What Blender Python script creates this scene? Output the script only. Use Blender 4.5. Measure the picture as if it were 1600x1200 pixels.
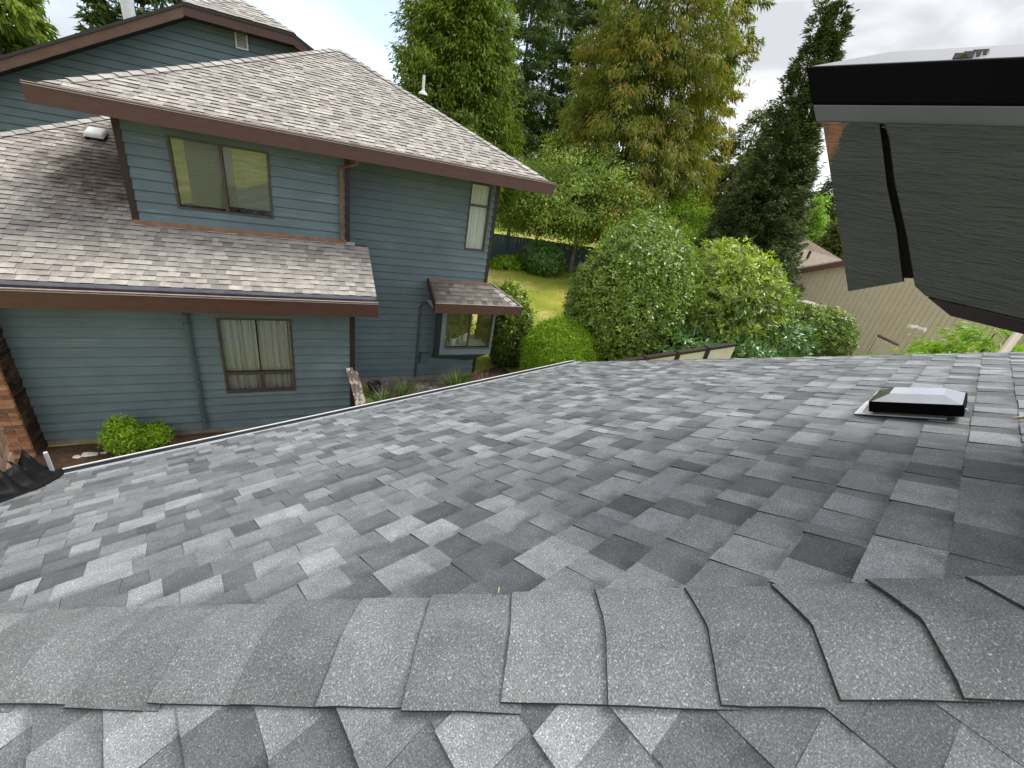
import bpy, math, random
import numpy as np
from math import sin, cos, tan, radians, pi, sqrt, atan2
from mathutils import Matrix, Vector
for o in list(bpy.data.objects): bpy.data.objects.remove(o)
SC = bpy.context.scene
COL = SC.collection
# ------------------------------------------------------------------ camera
F, YAW, PIT, ROL = 650.05, radians(45.34), radians(25.83), radians(-10.60)
SL = radians(24.68)          # pitch of the roofs
UA = radians(-16.9)          # bearing of the neighbour's walls
_f = np.array([sin(YAW)*cos(PIT), cos(YAW)*cos(PIT), -sin(PIT)])
_r = np.array([cos(YAW), -sin(YAW), 0.]); _d = -np.cross(_r, _f)
_r2 = cos(ROL)*_r + sin(ROL)*_d; _d2 = -sin(ROL)*_r + cos(ROL)*_d
cam = bpy.data.cameras.new('camera'); co = bpy.data.objects.new('camera', cam); COL.objects.link(co)
cam.sensor_width = 36; cam.lens = F/1600*36; cam.clip_start = .02; cam.clip_end = 2000
co.matrix_world = Matrix(((_r2[0], -_d2[0], -_f[0], 0), (_r2[1], -_d2[1], -_f[1], 0), (_r2[2], -_d2[2], -_f[2], 0), (0, 0, 0, 1)))
SC.camera = co
SC.render.engine = 'CYCLES'
SC.render.resolution_x = 1024; SC.render.resolution_y = 768
SC.view_settings.view_transform = 'Standard'; SC.view_settings.look = 'None'
SC.view_settings.exposure = 1.1; SC.view_settings.gamma = 1.0; SC.view_settings.use_curve_mapping = False
# ------------------------------------------------------------------ sky + sun (overcast)
SUN_EL, SUN_AZ = radians(57), radians(106)   # azimuth clockwise from +Y
wd = bpy.data.worlds.new('World'); SC.world = wd; wd.use_nodes = True
nt = wd.node_tree; nt.nodes.clear(); L = nt.links.new
def N(t, **k):
    n = nt.nodes.new(t)
    for a, b in k.items(): setattr(n, a, b)
    return n
out = N('ShaderNodeOutputWorld'); bg = N('ShaderNodeBackground'); bg.inputs['Strength'].default_value = 0.1
sky = N('ShaderNodeTexSky', sky_type='NISHITA', sun_disc=False, sun_elevation=SUN_EL, sun_rotation=SUN_AZ)
tc = N('ShaderNodeTexCoord'); mp = N('ShaderNodeMapping'); mp.inputs['Scale'].default_value = (1, 1, 2.2)
n1 = N('ShaderNodeTexNoise'); n1.inputs['Scale'].default_value = 2.6; n1.inputs['Detail'].default_value = 5; n1.inputs['Roughness'].default_value = .5
n1.inputs['Distortion'].default_value = .5
r1 = N('ShaderNodeValToRGB'); e = r1.color_ramp.elements
e[0].position = .40; e[0].color = (3.5, 3.6, 3.85, 1); e[1].position = .64; e[1].color = (7.8, 7.8, 7.9, 1)
n2 = N('ShaderNodeTexNoise'); n2.inputs['Scale'].default_value = 1.4; n2.inputs['Detail'].default_value = 4
r2 = N('ShaderNodeValToRGB'); e = r2.color_ramp.elements
e[0].position = .52; e[0].color = (1, 1, 1, 1); e[1].position = .64; e[1].color = (.40, .40, .40, 1)
tint = N('ShaderNodeMixRGB', blend_type='MULTIPLY'); tint.inputs[0].default_value = 1.0; tint.inputs[2].default_value = (1.6, 1.7, 1.9, 1)
mx = N('ShaderNodeMixRGB')
L(tc.outputs['Generated'], mp.inputs['Vector']); L(mp.outputs['Vector'], n1.inputs['Vector']); L(mp.outputs['Vector'], n2.inputs['Vector'])
L(n1.outputs['Fac'], r1.inputs['Fac']); L(n2.outputs['Fac'], r2.inputs['Fac'])
L(sky.outputs['Color'], tint.inputs[1]); L(r2.outputs['Color'], mx.inputs[0]); L(tint.outputs['Color'], mx.inputs[1]); L(r1.outputs['Color'], mx.inputs[2])
L(mx.outputs['Color'], bg.inputs['Color']); L(bg.outputs['Background'], out.inputs['Surface'])
sl = bpy.data.lights.new('sun', 'SUN'); sl.energy = 1.45; sl.angle = radians(25); sl.color = (1, .97, .92)
so = bpy.data.objects.new('sun', sl); COL.objects.link(so)
sdir = Vector((sin(SUN_AZ)*cos(SUN_EL), cos(SUN_AZ)*cos(SUN_EL), sin(SUN_EL)))
so.rotation_euler = sdir.to_track_quat('Z', 'Y').to_euler()

# ------------------------------------------------------------------ helpers
def ray(px, py):
    return _r2*((px-800)/F) + _d2*((py-600)/F) + _f
def at(px, py, d):                      # the point seen at a photo pixel, d metres away over the ground
    q = ray(px, py); return q*(d/np.hypot(q[0], q[1]))
Uv = np.array([cos(UA), sin(UA), 0]); Qv = np.array([-sin(UA), cos(UA), 0])
def house(u, w, z): return Uv*u + Qv*w + np.array([0, 0, z])
OFF = {}
def tag(o, label=None, cat=None, group=None, kind=None):
    if label: o['label'] = label
    if cat: o['category'] = cat
    if group: o['group'] = group
    if kind: o['kind'] = kind
    return o
def thing(name, label, cat, base=(0, 0, 0), group=None, rz=0.0, world=None):
    o = bpy.data.objects.new(name, None); COL.objects.link(o); o.empty_display_size = .2
    o.location = Vector(world if world is not None else base); o.rotation_euler = (0, 0, rz)
    OFF[o.name] = np.array(base, float); tag(o, label, cat, group); return o
def mesh_from(name, V, Fc, mats, mi=None, smooth=False, attrs=None):
    me = bpy.data.meshes.new(name)
    me.from_pydata([tuple(map(float, v)) for v in V], [], Fc)
    for m in (mats if isinstance(mats, (list, tuple)) else [mats]): me.materials.append(m)
    if mi is not None: me.polygons.foreach_set('material_index', mi)
    if smooth: me.polygons.foreach_set('use_smooth', [True]*len(me.polygons))
    for k, a in (attrs or {}).items():
        at_ = me.attributes.new(k, 'FLOAT', 'POINT'); at_.data.foreach_set('value', np.asarray(a, np.float32))
    me.update(); return me
def obj(name, V, Fc, mats, parent=None, origin=None, **k):
    off = OFF[parent.name] if parent is not None else np.array(origin if origin is not None else (0, 0, 0), float)
    V = np.asarray(V, float) - off
    o = bpy.data.objects.new(name, mesh_from(name, V, Fc, mats, **k)); COL.objects.link(o)
    if parent is not None: o.parent = parent
    else: o.location = off
    OFF[o.name] = off
    return o
class MB:
    def __init__(s): s.v = []; s.f = []; s.m = []
    def add(s, V, Fc, m=0):
        b = len(s.v); s.v += [tuple(p) for p in V]; s.f += [tuple(i+b for i in f) for f in Fc]; s.m += [m]*len(Fc); return s
    def hexa(s, p, m=0):   # 8 points: bottom ring 0-3, top ring 4-7
        return s.add(p, [(3, 2, 1, 0), (4, 5, 6, 7), (0, 1, 5, 4), (1, 2, 6, 5), (2, 3, 7, 6), (3, 0, 4, 7)], m)
    def box(s, a, b, m=0):
        x0, y0, z0 = a; x1, y1, z1 = b
        return s.hexa([(x0, y0, z0), (x1, y0, z0), (x1, y1, z0), (x0, y1, z0), (x0, y0, z1), (x1, y0, z1), (x1, y1, z1), (x0, y1, z1)], m)
    def prism(s, poly, vec, m=0, ms=None):
        n = len(poly); P = [np.asarray(p, float) for p in poly]; Q = [p+np.asarray(vec, float) for p in P]
        s.add(P+Q, [tuple(range(n-1, -1, -1)), tuple(range(n, 2*n))], m)
        b = len(s.v)-2*n; Fs = [(i, (i+1) % n, n+(i+1) % n, n+i) for i in range(n)]
        s.f += [tuple(i+b for i in f) for f in Fs]; s.m += [ms if ms is not None else m]*n; return s
    def tube(s, pts, r, n=8, m=0, cap=True):
        pts = [np.asarray(p, float) for p in pts]; k = len(pts); rs = r if hasattr(r, '__len__') else [r]*k; b = len(s.v)
        for i, p in enumerate(pts):
            t = pts[min(i+1, k-1)]-pts[max(i-1, 0)]; t = t/np.linalg.norm(t)
            a = np.cross(t, (0, 0, 1.)) if abs(t[2]) < .9 else np.cross(t, (1., 0, 0)); a /= np.linalg.norm(a); c = np.cross(t, a)
            s.v += [tuple(p+rs[i]*(cos(2*pi*j/n)*a+sin(2*pi*j/n)*c)) for j in range(n)]
        for i in range(k-1):
            for j in range(n):
                s.f.append((b+i*n+j, b+i*n+(j+1) % n, b+(i+1)*n+(j+1) % n, b+(i+1)*n+j)); s.m.append(m)
        if cap:
            s.f.append(tuple(b+j for j in range(n-1, -1, -1))); s.m.append(m)
            s.f.append(tuple(b+(k-1)*n+j for j in range(n))); s.m.append(m)
        return s
    def lathe(s, c, prof, n=16, m=0):
        c = np.asarray(c, float); b = len(s.v); k = len(prof)
        for (r, z) in prof: s.v += [tuple(c+np.array([r*cos(2*pi*j/n), r*sin(2*pi*j/n), z])) for j in range(n)]
        for i in range(k-1):
            for j in range(n): s.f.append((b+i*n+j, b+i*n+(j+1) % n, b+(i+1)*n+(j+1) % n, b+(i+1)*n+j)); s.m.append(m)
        return s
    def build(s, name, mats, parent=None, origin=None, smooth=False, attrs=None):
        return obj(name, s.v, s.f, mats, parent, origin, mi=s.m, smooth=smooth, attrs=attrs)
def bevel(o, w=.004, seg=2):
    b = o.modifiers.new('bevel', 'BEVEL'); b.width = w; b.segments = seg; b.limit_method = 'ANGLE'; return o

# ------------------------------------------------------------------ materials
def newmat(name):
    m = bpy.data.materials.new(name); m.use_nodes = True; t = m.node_tree; t.nodes.clear()
    return m, t, (lambda ty, **k: _mk(t, ty, k)), t.links.new
def _mk(t, ty, k):
    n = t.nodes.new(ty)
    for a, b in k.items():
        if a in n.inputs.keys() if isinstance(a, str) else False: n.inputs[a].default_value = b
        else: setattr(n, a, b)
    return n
def ramp(t, stops):
    n = t.nodes.new('ShaderNodeValToRGB'); e = n.color_ramp.elements
    while len(e) < len(stops): e.new(.5)
    for i, (p, c) in enumerate(stops):
        e[i].position = p; e[i].color = (c, c, c, 1) if not hasattr(c, '__len__') else (*c, 1)
    return n
def noise(t, coord, scale, detail=3, rough=.5, vec=None, dist=0):
    n = t.nodes.new('ShaderNodeTexNoise'); n.inputs['Scale'].default_value = scale; n.inputs['Detail'].default_value = detail
    n.inputs['Roughness'].default_value = rough; n.inputs['Distortion'].default_value = dist
    if vec is not None:
        m = t.nodes.new('ShaderNodeMapping'); m.inputs['Scale'].default_value = vec
        t.links.new(coord, m.inputs['Vector']); t.links.new(m.outputs['Vector'], n.inputs['Vector'])
    else: t.links.new(coord, n.inputs['Vector'])
    return n
def mix(t, fac, a, b, mode='MIX'):
    n = t.nodes.new('ShaderNodeMixRGB'); n.blend_type = mode
    for i, x in ((0, fac), (1, a), (2, b)):
        if hasattr(x, 'is_output'): t.links.new(x, n.inputs[i])
        elif i == 0: n.inputs[0].default_value = x
        else: n.inputs[i].default_value = (*x, 1) if len(x) == 3 else x
    return n.outputs['Color']
def finish(m, t, col, rough=.7, bump=None, bs=.3, bd=.005, spec=.4, metal=0, coat=0):
    p = t.nodes.new('ShaderNodeBsdfPrincipled'); o = t.nodes.new('ShaderNodeOutputMaterial')
    if hasattr(col, 'is_output'): t.links.new(col, p.inputs['Base Color'])
    else: p.inputs['Base Color'].default_value = (*col, 1)
    if hasattr(rough, 'is_output'): t.links.new(rough, p.inputs['Roughness'])
    else: p.inputs['Roughness'].default_value = rough
    p.inputs['Metallic'].default_value = metal; p.inputs['Specular IOR Level'].default_value = spec; p.inputs['Coat Weight'].default_value = coat
    if bump is not None:
        b = t.nodes.new('ShaderNodeBump'); b.inputs['Strength'].default_value = bs; b.inputs['Distance'].default_value = bd
        t.links.new(bump, b.inputs['Height']); t.links.new(b.outputs['Normal'], p.inputs['Normal'])
    t.links.new(p.outputs['BSDF'], o.inputs['Surface']); return m
def attr(t, name):
    n = t.nodes.new('ShaderNodeAttribute'); n.attribute_name = name; return n.outputs['Fac']
def coords(t): return t.nodes.new('ShaderNodeTexCoord').outputs['Object']
def simple(name, c, rough=.6, var=.12, scale=8, bs=.15, bd=.003, spec=.4, metal=0, vec=None, stain=None):
    m, t, n, l = newmat(name); C = coords(t)
    a = noise(t, C, scale, 5, .6, vec); r = ramp(t, [(.25, tuple(x*(1-var) for x in c)), (.75, tuple(min(1, x*(1+var)) for x in c))]); l(a.outputs['Fac'], r.inputs['Fac'])
    col = r.outputs['Color']
    if stain:
        s = noise(t, C, stain[1], 4, .6); sr = ramp(t, [(stain[2], 0.), (stain[3], 1.)]); l(s.outputs['Fac'], sr.inputs['Fac']); col = mix(t, sr.outputs['Color'], col, stain[0])
    b = noise(t, C, scale*6, 4, .6, vec)
    return finish(m, t, col, rough, b.outputs['Fac'], bs, bd, spec, metal)
def shingle_mat(name, stops, gran, band=.55, weather=None, gs=420, big=1.2):
    m, t, n, l = newmat(name); C = coords(t)
    r = ramp(t, stops); l(attr(t, 'tone'), r.inputs['Fac']); col = r.outputs['Color']
    # pigment band under the butt of the course above, on some tabs only
    vr = ramp(t, [(.50, 0.), (.85, 1.)]); l(attr(t, 'vv'), vr.inputs['Fac'])
    wb = noise(t, C, 9, 2); wr = ramp(t, [(.40, 0.), (.58, 1.)]); l(wb.outputs['Fac'], wr.inputs['Fac'])
    bandf = mix(t, 1., vr.outputs['Color'], wr.outputs['Color'], 'MULTIPLY')
    col = mix(t, bandf, col, mix(t, 1., col, (band,)*3, 'MULTIPLY'))
    bl = noise(t, C, big*7, 5, .65); br = ramp(t, [(.3, .78), (.7, 1.18)]); l(bl.outputs['Fac'], br.inputs['Fac']); col = mix(t, 1., col, br.outputs['Color'], 'MULTIPLY')
    g = noise(t, C, gs, 2, .7); gr = ramp(t, [(.33, .55), (.5, .95), (.62, 1.25), (.72, gran)]); l(g.outputs['Fac'], gr.inputs['Fac'])
    col = mix(t, 1., col, gr.outputs['Color'], 'MULTIPLY')
    if weather: col = weather(t, C, col, l)
    return finish(m, t, col, .72, g.outputs['Fac'], .55, .003, .4)
def leaf_mat(name, stops, rough=.5, trans=.3, spec=.4):
    m, t, n, l = newmat(name)
    r = ramp(t, stops); l(attr(t, 'tone'), r.inputs['Fac'])
    p = t.nodes.new('ShaderNodeBsdfPrincipled'); p.inputs['Roughness'].default_value = rough; p.inputs['Specular IOR Level'].default_value = spec
    tr = t.nodes.new('ShaderNodeBsdfTranslucent'); ms = t.nodes.new('ShaderNodeMixShader'); ms.inputs[0].default_value = trans
    o = t.nodes.new('ShaderNodeOutputMaterial')
    l(r.outputs['Color'], p.inputs['Base Color']); l(mix(t, 1., r.outputs['Color'], (1.1, 1.3, .6), 'MULTIPLY'), tr.inputs['Color'])
    l(p.outputs['BSDF'], ms.inputs[1]); l(tr.outputs['BSDF'], ms.inputs[2]); l(ms.outputs['Shader'], o.inputs['Surface']); return m
def siding_mat(name, c, light):
    m, t, n, l = newmat(name); C = coords(t)
    a = noise(t, C, 1.3, 5, .65); r = ramp(t, [(.3, tuple(x*.84 for x in c)), (.7, tuple(x*1.14 for x in c))]); l(a.outputs['Fac'], r.inputs['Fac'])
    oi = t.nodes.new('ShaderNodeObjectInfo'); rr = ramp(t, [(0, .96), (1, 1.04)]); l(oi.outputs['Random'], rr.inputs['Fac'])
    col = mix(t, 1., r.outputs['Color'], rr.outputs['Color'], 'MULTIPLY')
    f = noise(t, C, 5, 5, .7, (.22, .22, 11)); fr = ramp(t, [(.61, 0.), (.72, .6)]); l(f.outputs['Fac'], fr.inputs['Fac']); col = mix(t, fr.outputs['Color'], col, light)
    b = noise(t, C, 30, 4, .6, (.06, .06, 1))
    return finish(m, t, col, .62, b.outputs['Fac'], .25, .004, .35)
M = {}
M['shingle'] = shingle_mat('grey_shingle', [(0, (.094, .101, .104)), (.35, (.166, .175, .178)), (.7, (.238, .248, .250)), (1, (.322, .334, .334))], 3.1, .56, gs=300)
M['cap'] = shingle_mat('grey_cap_shingle', [(0, (.142, .147, .147)), (1, (.224, .231, .230))], 3.4, .8, gs=260)
M['asphalt_edge'] = simple('asphalt_edge', (.030, .030, .032), .85, .3, 60)
def moss(t, C, col, l):
    # needle litter stain below the roof vent, beside the upper wall
    mp_ = t.nodes.new('ShaderNodeMapping'); mp_.inputs['Location'].default_value = (4.02, -.95, -3.45)
    mp_.inputs['Scale'].default_value = (1.0, .55, .8)
    l(C, mp_.inputs['Vector']); ln = t.nodes.new('ShaderNodeVectorMath'); ln.operation = 'LENGTH'; l(mp_.outputs['Vector'], ln.inputs[0])
    nz = noise(t, C, 3.2, 6, .75); ad = t.nodes.new('ShaderNodeMath'); ad.operation = 'MULTIPLY_ADD'; ad.inputs[1].default_value = 2.4; l(nz.outputs['Fac'], ad.inputs[0]); l(ln.outputs['Value'], ad.inputs[2])
    sr = ramp(t, [(.60, .95), (.96, 0.)]); dv_ = t.nodes.new('ShaderNodeMath'); dv_.operation = 'MULTIPLY'; dv_.inputs[1].default_value = .4; l(ad.outputs['Value'], dv_.inputs[0]); l(dv_.outputs['Value'], sr.inputs['Fac'])
    col = mix(t, sr.outputs['Color'], col, (.060, .034, .018))
    n2 = noise(t, C, 1.1, 4, .6); s2 = ramp(t, [(.52, 0.), (.75, .4)]); l(n2.outputs['Fac'], s2.inputs['Fac'])
    return mix(t, s2.outputs['Color'], col, (.20, .165, .14))
M['old_shingle'] = shingle_mat('weathered_tan_shingle', [(0, (.285, .257, .230)), (.4, (.40, .364, .320)), (.75, (.485, .442, .382)), (1, (.56, .515, .436))], 1.5, .8, moss, gs=160)
M['old_cap'] = shingle_mat('weathered_cap_shingle', [(0, (.31, .285, .258)), (1, (.49, .455, .405))], 1.4, .95, None, gs=160)
M['old_edge'] = simple('old_shingle_edge', (.05, .045, .042), .9, .3, 40)
M['bay_shingle'] = shingle_mat('mossy_bay_shingle', [(0, (.10, .085, .07)), (1, (.26, .235, .20))], 1.5, .7, None, gs=160)
M['teal'] = siding_mat('teal_siding_paint', (.136, .186, .203), (.46, .50, .51))
M['teal_dark'] = simple('teal_trim_paint', (.082, .115, .126), .55, .15, 5)
M['brown'] = simple('brown_trim_paint', (.088, .040, .032), .5, .18, 5, vec=(1, 1, 4))
M['brown_warm'] = simple('sunfaded_brown_trim', (.13, .072, .052), .55, .22, 4)
M['brown_dark'] = simple('dark_brown_trim', (.030, .017, .016), .5, .2, 6)
M['rim'] = simple('gutter_rim', (.42, .36, .32), .45, .2, 9)
M['gutter_in'] = simple('gutter_liner', (.24, .245, .27), .5, .25, 6)
M['copper'] = simple('rusty_copper_pipe', (.20, .095, .05), .5, .35, 9, stain=((.10, .08, .07), 4, .45, .7))
M['rust'] = simple('rusty_flashing', (.30, .155, .095), .7, .3, 7)
M['concrete'] = simple('foundation_concrete', (.34, .31, .26), .9, .2, 6)
M['soil'] = simple('bark_soil', (.105, .062, .038), .95, .5, 5, 1., .05, .2)
M['sandy'] = simple('sandy_gravel_soil', (.30, .235, .165), .95, .45, 7, 1., .04, .2)
M['lawn'] = None
M['black_metal'] = simple('black_painted_metal', (.012, .012, .013), .22, .2, 12, .02, spec=1.0)
M['hood_metal'] = simple('coated_hood_metal', (.42, .43, .44), .22, .1, 12, .02, metal=1.0)
M['black_gutter'] = simple('black_gutter_metal', (.0025, .0025, .003), .75, .2, 6, .03, spec=.05)
M['black_sheet'] = simple('black_membrane', (.006, .006, .007), .55, .3, 20, .2, .004, .2)
M['drip'] = simple('drip_edge_metal', (.46, .47, .49), .35, .15, 10, .05)
M['galv'] = simple('galvanised_metal', (.62, .63, .64), .35, .12, 20, .1, spec=.6)
M['white_metal'] = simple('white_painted_metal', (.66, .66, .64), .45, .12, 10)
M['trough'] = simple('gutter_trough', (.13, .135, .145), .5, .4, 7)
M['white'] = simple('white_paint', (.78, .77, .74), .5, .05, 6)
M['cap_metal'] = simple('roof_cap_sheet', (.11, .114, .12), .32, .08, 4, .05, .002, .5)
M['strip'] = simple('blue_grey_drip_strip', (.125, .135, .165), .5, .15, 5)
M['winframe'] = simple('bronze_window_frame', (.075, .060, .050), .45, .25, 12)
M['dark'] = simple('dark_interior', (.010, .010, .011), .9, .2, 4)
M['curtain'] = simple('pale_curtain', (.74, .74, .73), .9, .08, 12)
M['lace'] = simple('lace_curtain', (.82, .83, .84), .9, .06, 30)
M['blind'] = simple('blind_slat', (.80, .78, .68), .6, .06, 12)
M['sill_white'] = simple('white_bay_shelf', (.86, .85, .78), .5, .05, 5)
M['mortar'] = simple('mortar', (.42, .36, .30), .95, .2, 14)
M['beige'] = None
M['fence_teal'] = simple('teal_fence_paint', (.075, .112, .130), .7, .18, 3, vec=(2, 2, .4))
M['cream'] = simple('cream_panel', (.60, .55, .46), .7, .1, 3)
M['bark'] = simple('bark', (.105, .085, .068), .95, .4, 9, 1, .03, vec=(1, 1, .25))
M['bark_pale'] = simple('pale_bark', (.20, .185, .16), .95, .4, 9, 1, .03, vec=(1, 1, .25))
M['rock'] = simple('garden_rock', (.32, .30, .26), .9, .35, 7, .6, .02)
M['white_rock'] = simple('white_rock', (.66, .62, .53), .85, .15, 9, .4, .01)
M['pot'] = simple('purple_pot', (.05, .04, .10), .3, .2, 8)
M['old_wood'] = simple('weathered_board', (.22, .16, .125), .9, .45, 7, .7, .01, vec=(3, 3, .5), stain=((.62, .56, .50), 8, .5, .56))
M['terracotta'] = simple('terracotta', (.52, .48, .42), .7, .15, 9)
def brick_mat(name, stops):
    m, t, n, l = newmat(name); C = coords(t); r = ramp(t, stops); l(attr(t, 'tone'), r.inputs['Fac'])
    a = noise(t, C, 16, 5, .7); ar = ramp(t, [(.3, .68), (.7, 1.25)]); l(a.outputs['Fac'], ar.inputs['Fac'])
    b = noise(t, C, 60, 4, .7)
    return finish(m, t, mix(t, 1., r.outputs['Color'], ar.outputs['Color'], 'MULTIPLY'), .9, b.outputs['Fac'], .6, .006, .2)
M['brick_orange'] = brick_mat('orange_brick', [(0, (.20, .105, .065)), (.5, (.36, .165, .09)), (1, (.46, .25, .15))])
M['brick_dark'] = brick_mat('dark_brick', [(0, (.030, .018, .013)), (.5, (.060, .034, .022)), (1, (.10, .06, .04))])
M['brick_grey'] = brick_mat('brown_grey_brick', [(0, (.16, .10, .07)), (.5, (.24, .17, .125)), (1, (.36, .20, .13))])
def glass_mat(name, tintc=(.95, .97, .96), ior=1.45):
    m, t, n, l = newmat(name); fr = t.nodes.new('ShaderNodeFresnel'); fr.inputs['IOR'].default_value = ior
    tr = t.nodes.new('ShaderNodeBsdfTransparent'); tr.inputs['Color'].default_value = (*tintc, 1)
    gl = t.nodes.new('ShaderNodeBsdfGlossy'); gl.inputs['Roughness'].default_value = .015; ms = t.nodes.new('ShaderNodeMixShader'); o = t.nodes.new('ShaderNodeOutputMaterial')
    nz = noise(t, coords(t), 1.5, 1); b = t.nodes.new('ShaderNodeBump'); b.inputs['Strength'].default_value = .05; b.inputs['Distance'].default_value = .01; l(nz.outputs['Fac'], b.inputs['Height']); l(b.outputs['Normal'], gl.inputs['Normal'])
    l(fr.outputs['Fac'], ms.inputs[0]); l(tr.outputs['BSDF'], ms.inputs[1]); l(gl.outputs['BSDF'], ms.inputs[2]); l(ms.outputs['Shader'], o.inputs['Surface']); return m
M['glass'] = glass_mat('window_glass'); M['glass_tint'] = glass_mat('bronze_window_glass', (.84, .88, .82), 1.8)
def lawn_mat():
    m, t, n, l = newmat('dry_lawn'); C = coords(t)
    a = noise(t, C, .42, 5, .62, dist=.6); r = ramp(t, [(.40, (.23, .31, .04)), (.52, (.38, .38, .08)), (.64, (.60, .49, .20))]); l(a.outputs['Fac'], r.inputs['Fac'])
    b = noise(t, C, 6, 5, .7); br = ramp(t, [(.25, .72), (.75, 1.25)]); l(b.outputs['Fac'], br.inputs['Fac'])
    return finish(m, t, mix(t, 1., r.outputs['Color'], br.outputs['Color'], 'MULTIPLY'), .95, b.outputs['Fac'], 1., .06, .1)
M['lawn'] = lawn_mat()
def beige_mat():
    return simple('beige_board_paint', (.46, .40, .305), .75, .06, 3, .05)
M['beige'] = beige_mat()
M['beige_roof'] = simple('beige_roofing', (.42, .345, .265), .9, .16, 5, .4, .01)
def rough_board():
    m, t, n, l = newmat('dark_green_rough_board'); C = coords(t)
    a = noise(t, C, 3, 5, .6, (1, 1, 3)); r = ramp(t, [(.3, (.023, .028, .024)), (.7, (.037, .043, .038))]); l(a.outputs['Fac'], r.inputs['Fac']); col = r.outputs['Color']
    # peeled paint at the upper end of the short piece, worn rim under the strip
    mp_ = t.nodes.new('ShaderNodeMapping'); mp_.inputs['Location'].default_value = (0, -.545, -.30); mp_.inputs['Scale'].default_value = (0, 1.6, 1.0); mp_.vector_type = 'POINT'
    sb = t.nodes.new('ShaderNodeVectorMath'); sb.operation = 'SUBTRACT'; sb.inputs[1].default_value = (-.6, -.055, 5.63); l(C, sb.inputs[0])
    sc_ = t.nodes.new('ShaderNodeVectorMath'); sc_.operation = 'MULTIPLY'; sc_.inputs[1].default_value = (0, 1.5, .75); l(sb.outputs[0], sc_.inputs[0])
    ln = t.nodes.new('ShaderNodeVectorMath'); ln.operation = 'LENGTH'; l(sc_.outputs[0], ln.inputs[0])
    nz = noise(t, C, 13, 5, .65); ad = t.nodes.new('ShaderNodeMath'); ad.operation = 'MULTIPLY_ADD'; ad.inputs[1].default_value = .42; l(nz.outputs['Fac'], ad.inputs[0]); l(ln.outputs['Value'], ad.inputs[2])
    pr = ramp(t, [(.345, 1.), (.352, 0.)]); l(ad.outputs['Value'], pr.inputs['Fac'])
    wn = noise(t, C, 30, 5, .7, (1, 1, .3)); wr = ramp(t, [(.35, (.10, .045, .022)), (.65, (.21, .10, .05))]); l(wn.outputs['Fac'], wr.inputs['Fac'])
    col = mix(t, pr.outputs['Color'], col, wr.outputs['Color'])
    # rough-sawn grain
    g = noise(t, C, 9, 4, .55, (1, .9, 9), 1.6); g2 = noise(t, C, 40, 3, .6, (1, 1, 6))
    h = mix(t, .3, g.outputs['Color'], g2.outputs['Color'])
    return finish(m, t, col, .55, h, 1., .011, .45)
M['board'] = rough_board()
LEAF = dict(
 cedar=leaf_mat('green_cedar', [(0, (0.059, 0.094, 0.008)), (.45, (0.160, 0.229, 0.018)), (.8, (0.290, 0.363, 0.029)), (1, (0.434, 0.431, 0.046))], .6, .40),
 redcedar=leaf_mat('bronzed_cedar', [(0, (0.057, 0.086, 0.007)), (.4, (0.150, 0.192, 0.017)), (.7, (0.258, 0.254, 0.025)), (.88, (0.327, 0.222, 0.031)), (1, (0.388, 0.213, 0.038))], .65, .40),
 fir=leaf_mat('fir_needles', [(0, (0.035, 0.061, 0.015)), (.5, (0.091, 0.142, 0.033)), (1, (0.191, 0.252, 0.056))], .6, .40),
 spruce=leaf_mat('dark_spruce', [(0, (0.035, 0.051, 0.017)), (.5, (0.088, 0.123, 0.039)), (1, (0.191, 0.233, 0.064))], .6, .15),
 olive=leaf_mat('olive_conifer', [(0, (0.064, 0.085, 0.016)), (.5, (0.147, 0.169, 0.039)), (1, (0.286, 0.275, 0.073))], .6, .40),
 apple=leaf_mat('grey_green_leaves', [(0, (0.146, 0.225, 0.039)), (.5, (0.349, 0.474, 0.099)), (1, (0.800, 0.800, 0.265))], .5, .35),
 bright=leaf_mat('bright_green_leaves', [(0, (0.122, 0.217, 0.017)), (.5, (0.270, 0.446, 0.039)), (1, (0.490, 0.688, 0.084))], .55, .4),
 camellia=leaf_mat('glossy_camellia', [(0, (0.104, 0.167, 0.023)), (.6, (0.237, 0.348, 0.049)), (1, (0.416, 0.514, 0.085))], .28, .25, .5),
 rhodo=leaf_mat('rhododendron', [(0, (0.061, 0.108, 0.016)), (.5, (0.151, 0.234, 0.035)), (.82, (0.357, 0.449, 0.045)), (1, (0.607, 0.690, 0.061))], .35, .25, .5),
 rhodo_dark=leaf_mat('dark_rhododendron', [(0, (0.060, 0.135, 0.030)), (.6, (0.136, 0.270, 0.059)), (1, (0.271, 0.425, 0.093))], .32, .2, .6),
 lime=leaf_mat('lime_shrub', [(0, (0.144, 0.244, 0.015)), (.5, (0.276, 0.450, 0.024)), (1, (0.524, 0.682, 0.045))], .55, .35),
 yellow=leaf_mat('yellow_variegated', [(0, (0.132, 0.176, 0.033)), (.5, (0.330, 0.363, 0.077)), (1, (0.572, 0.550, 0.176))], .5, .3),
 grassy=leaf_mat('strap_leaves', [(0, (0.075, 0.144, 0.038)), (.6, (0.169, 0.263, 0.075)), (1, (0.372, 0.372, 0.152))], .5, .3),
 dryplant=leaf_mat('dry_stems', [(0, (0.120, 0.072, 0.036)), (1, (0.360, 0.240, 0.144))], .8, .2),
 grass=leaf_mat('lawn_blades', [(0, (0.269, 0.399, 0.041)), (.5, (0.493, 0.539, 0.083)), (1, (0.800, 0.703, 0.198))], .8, .3),
)
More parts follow.
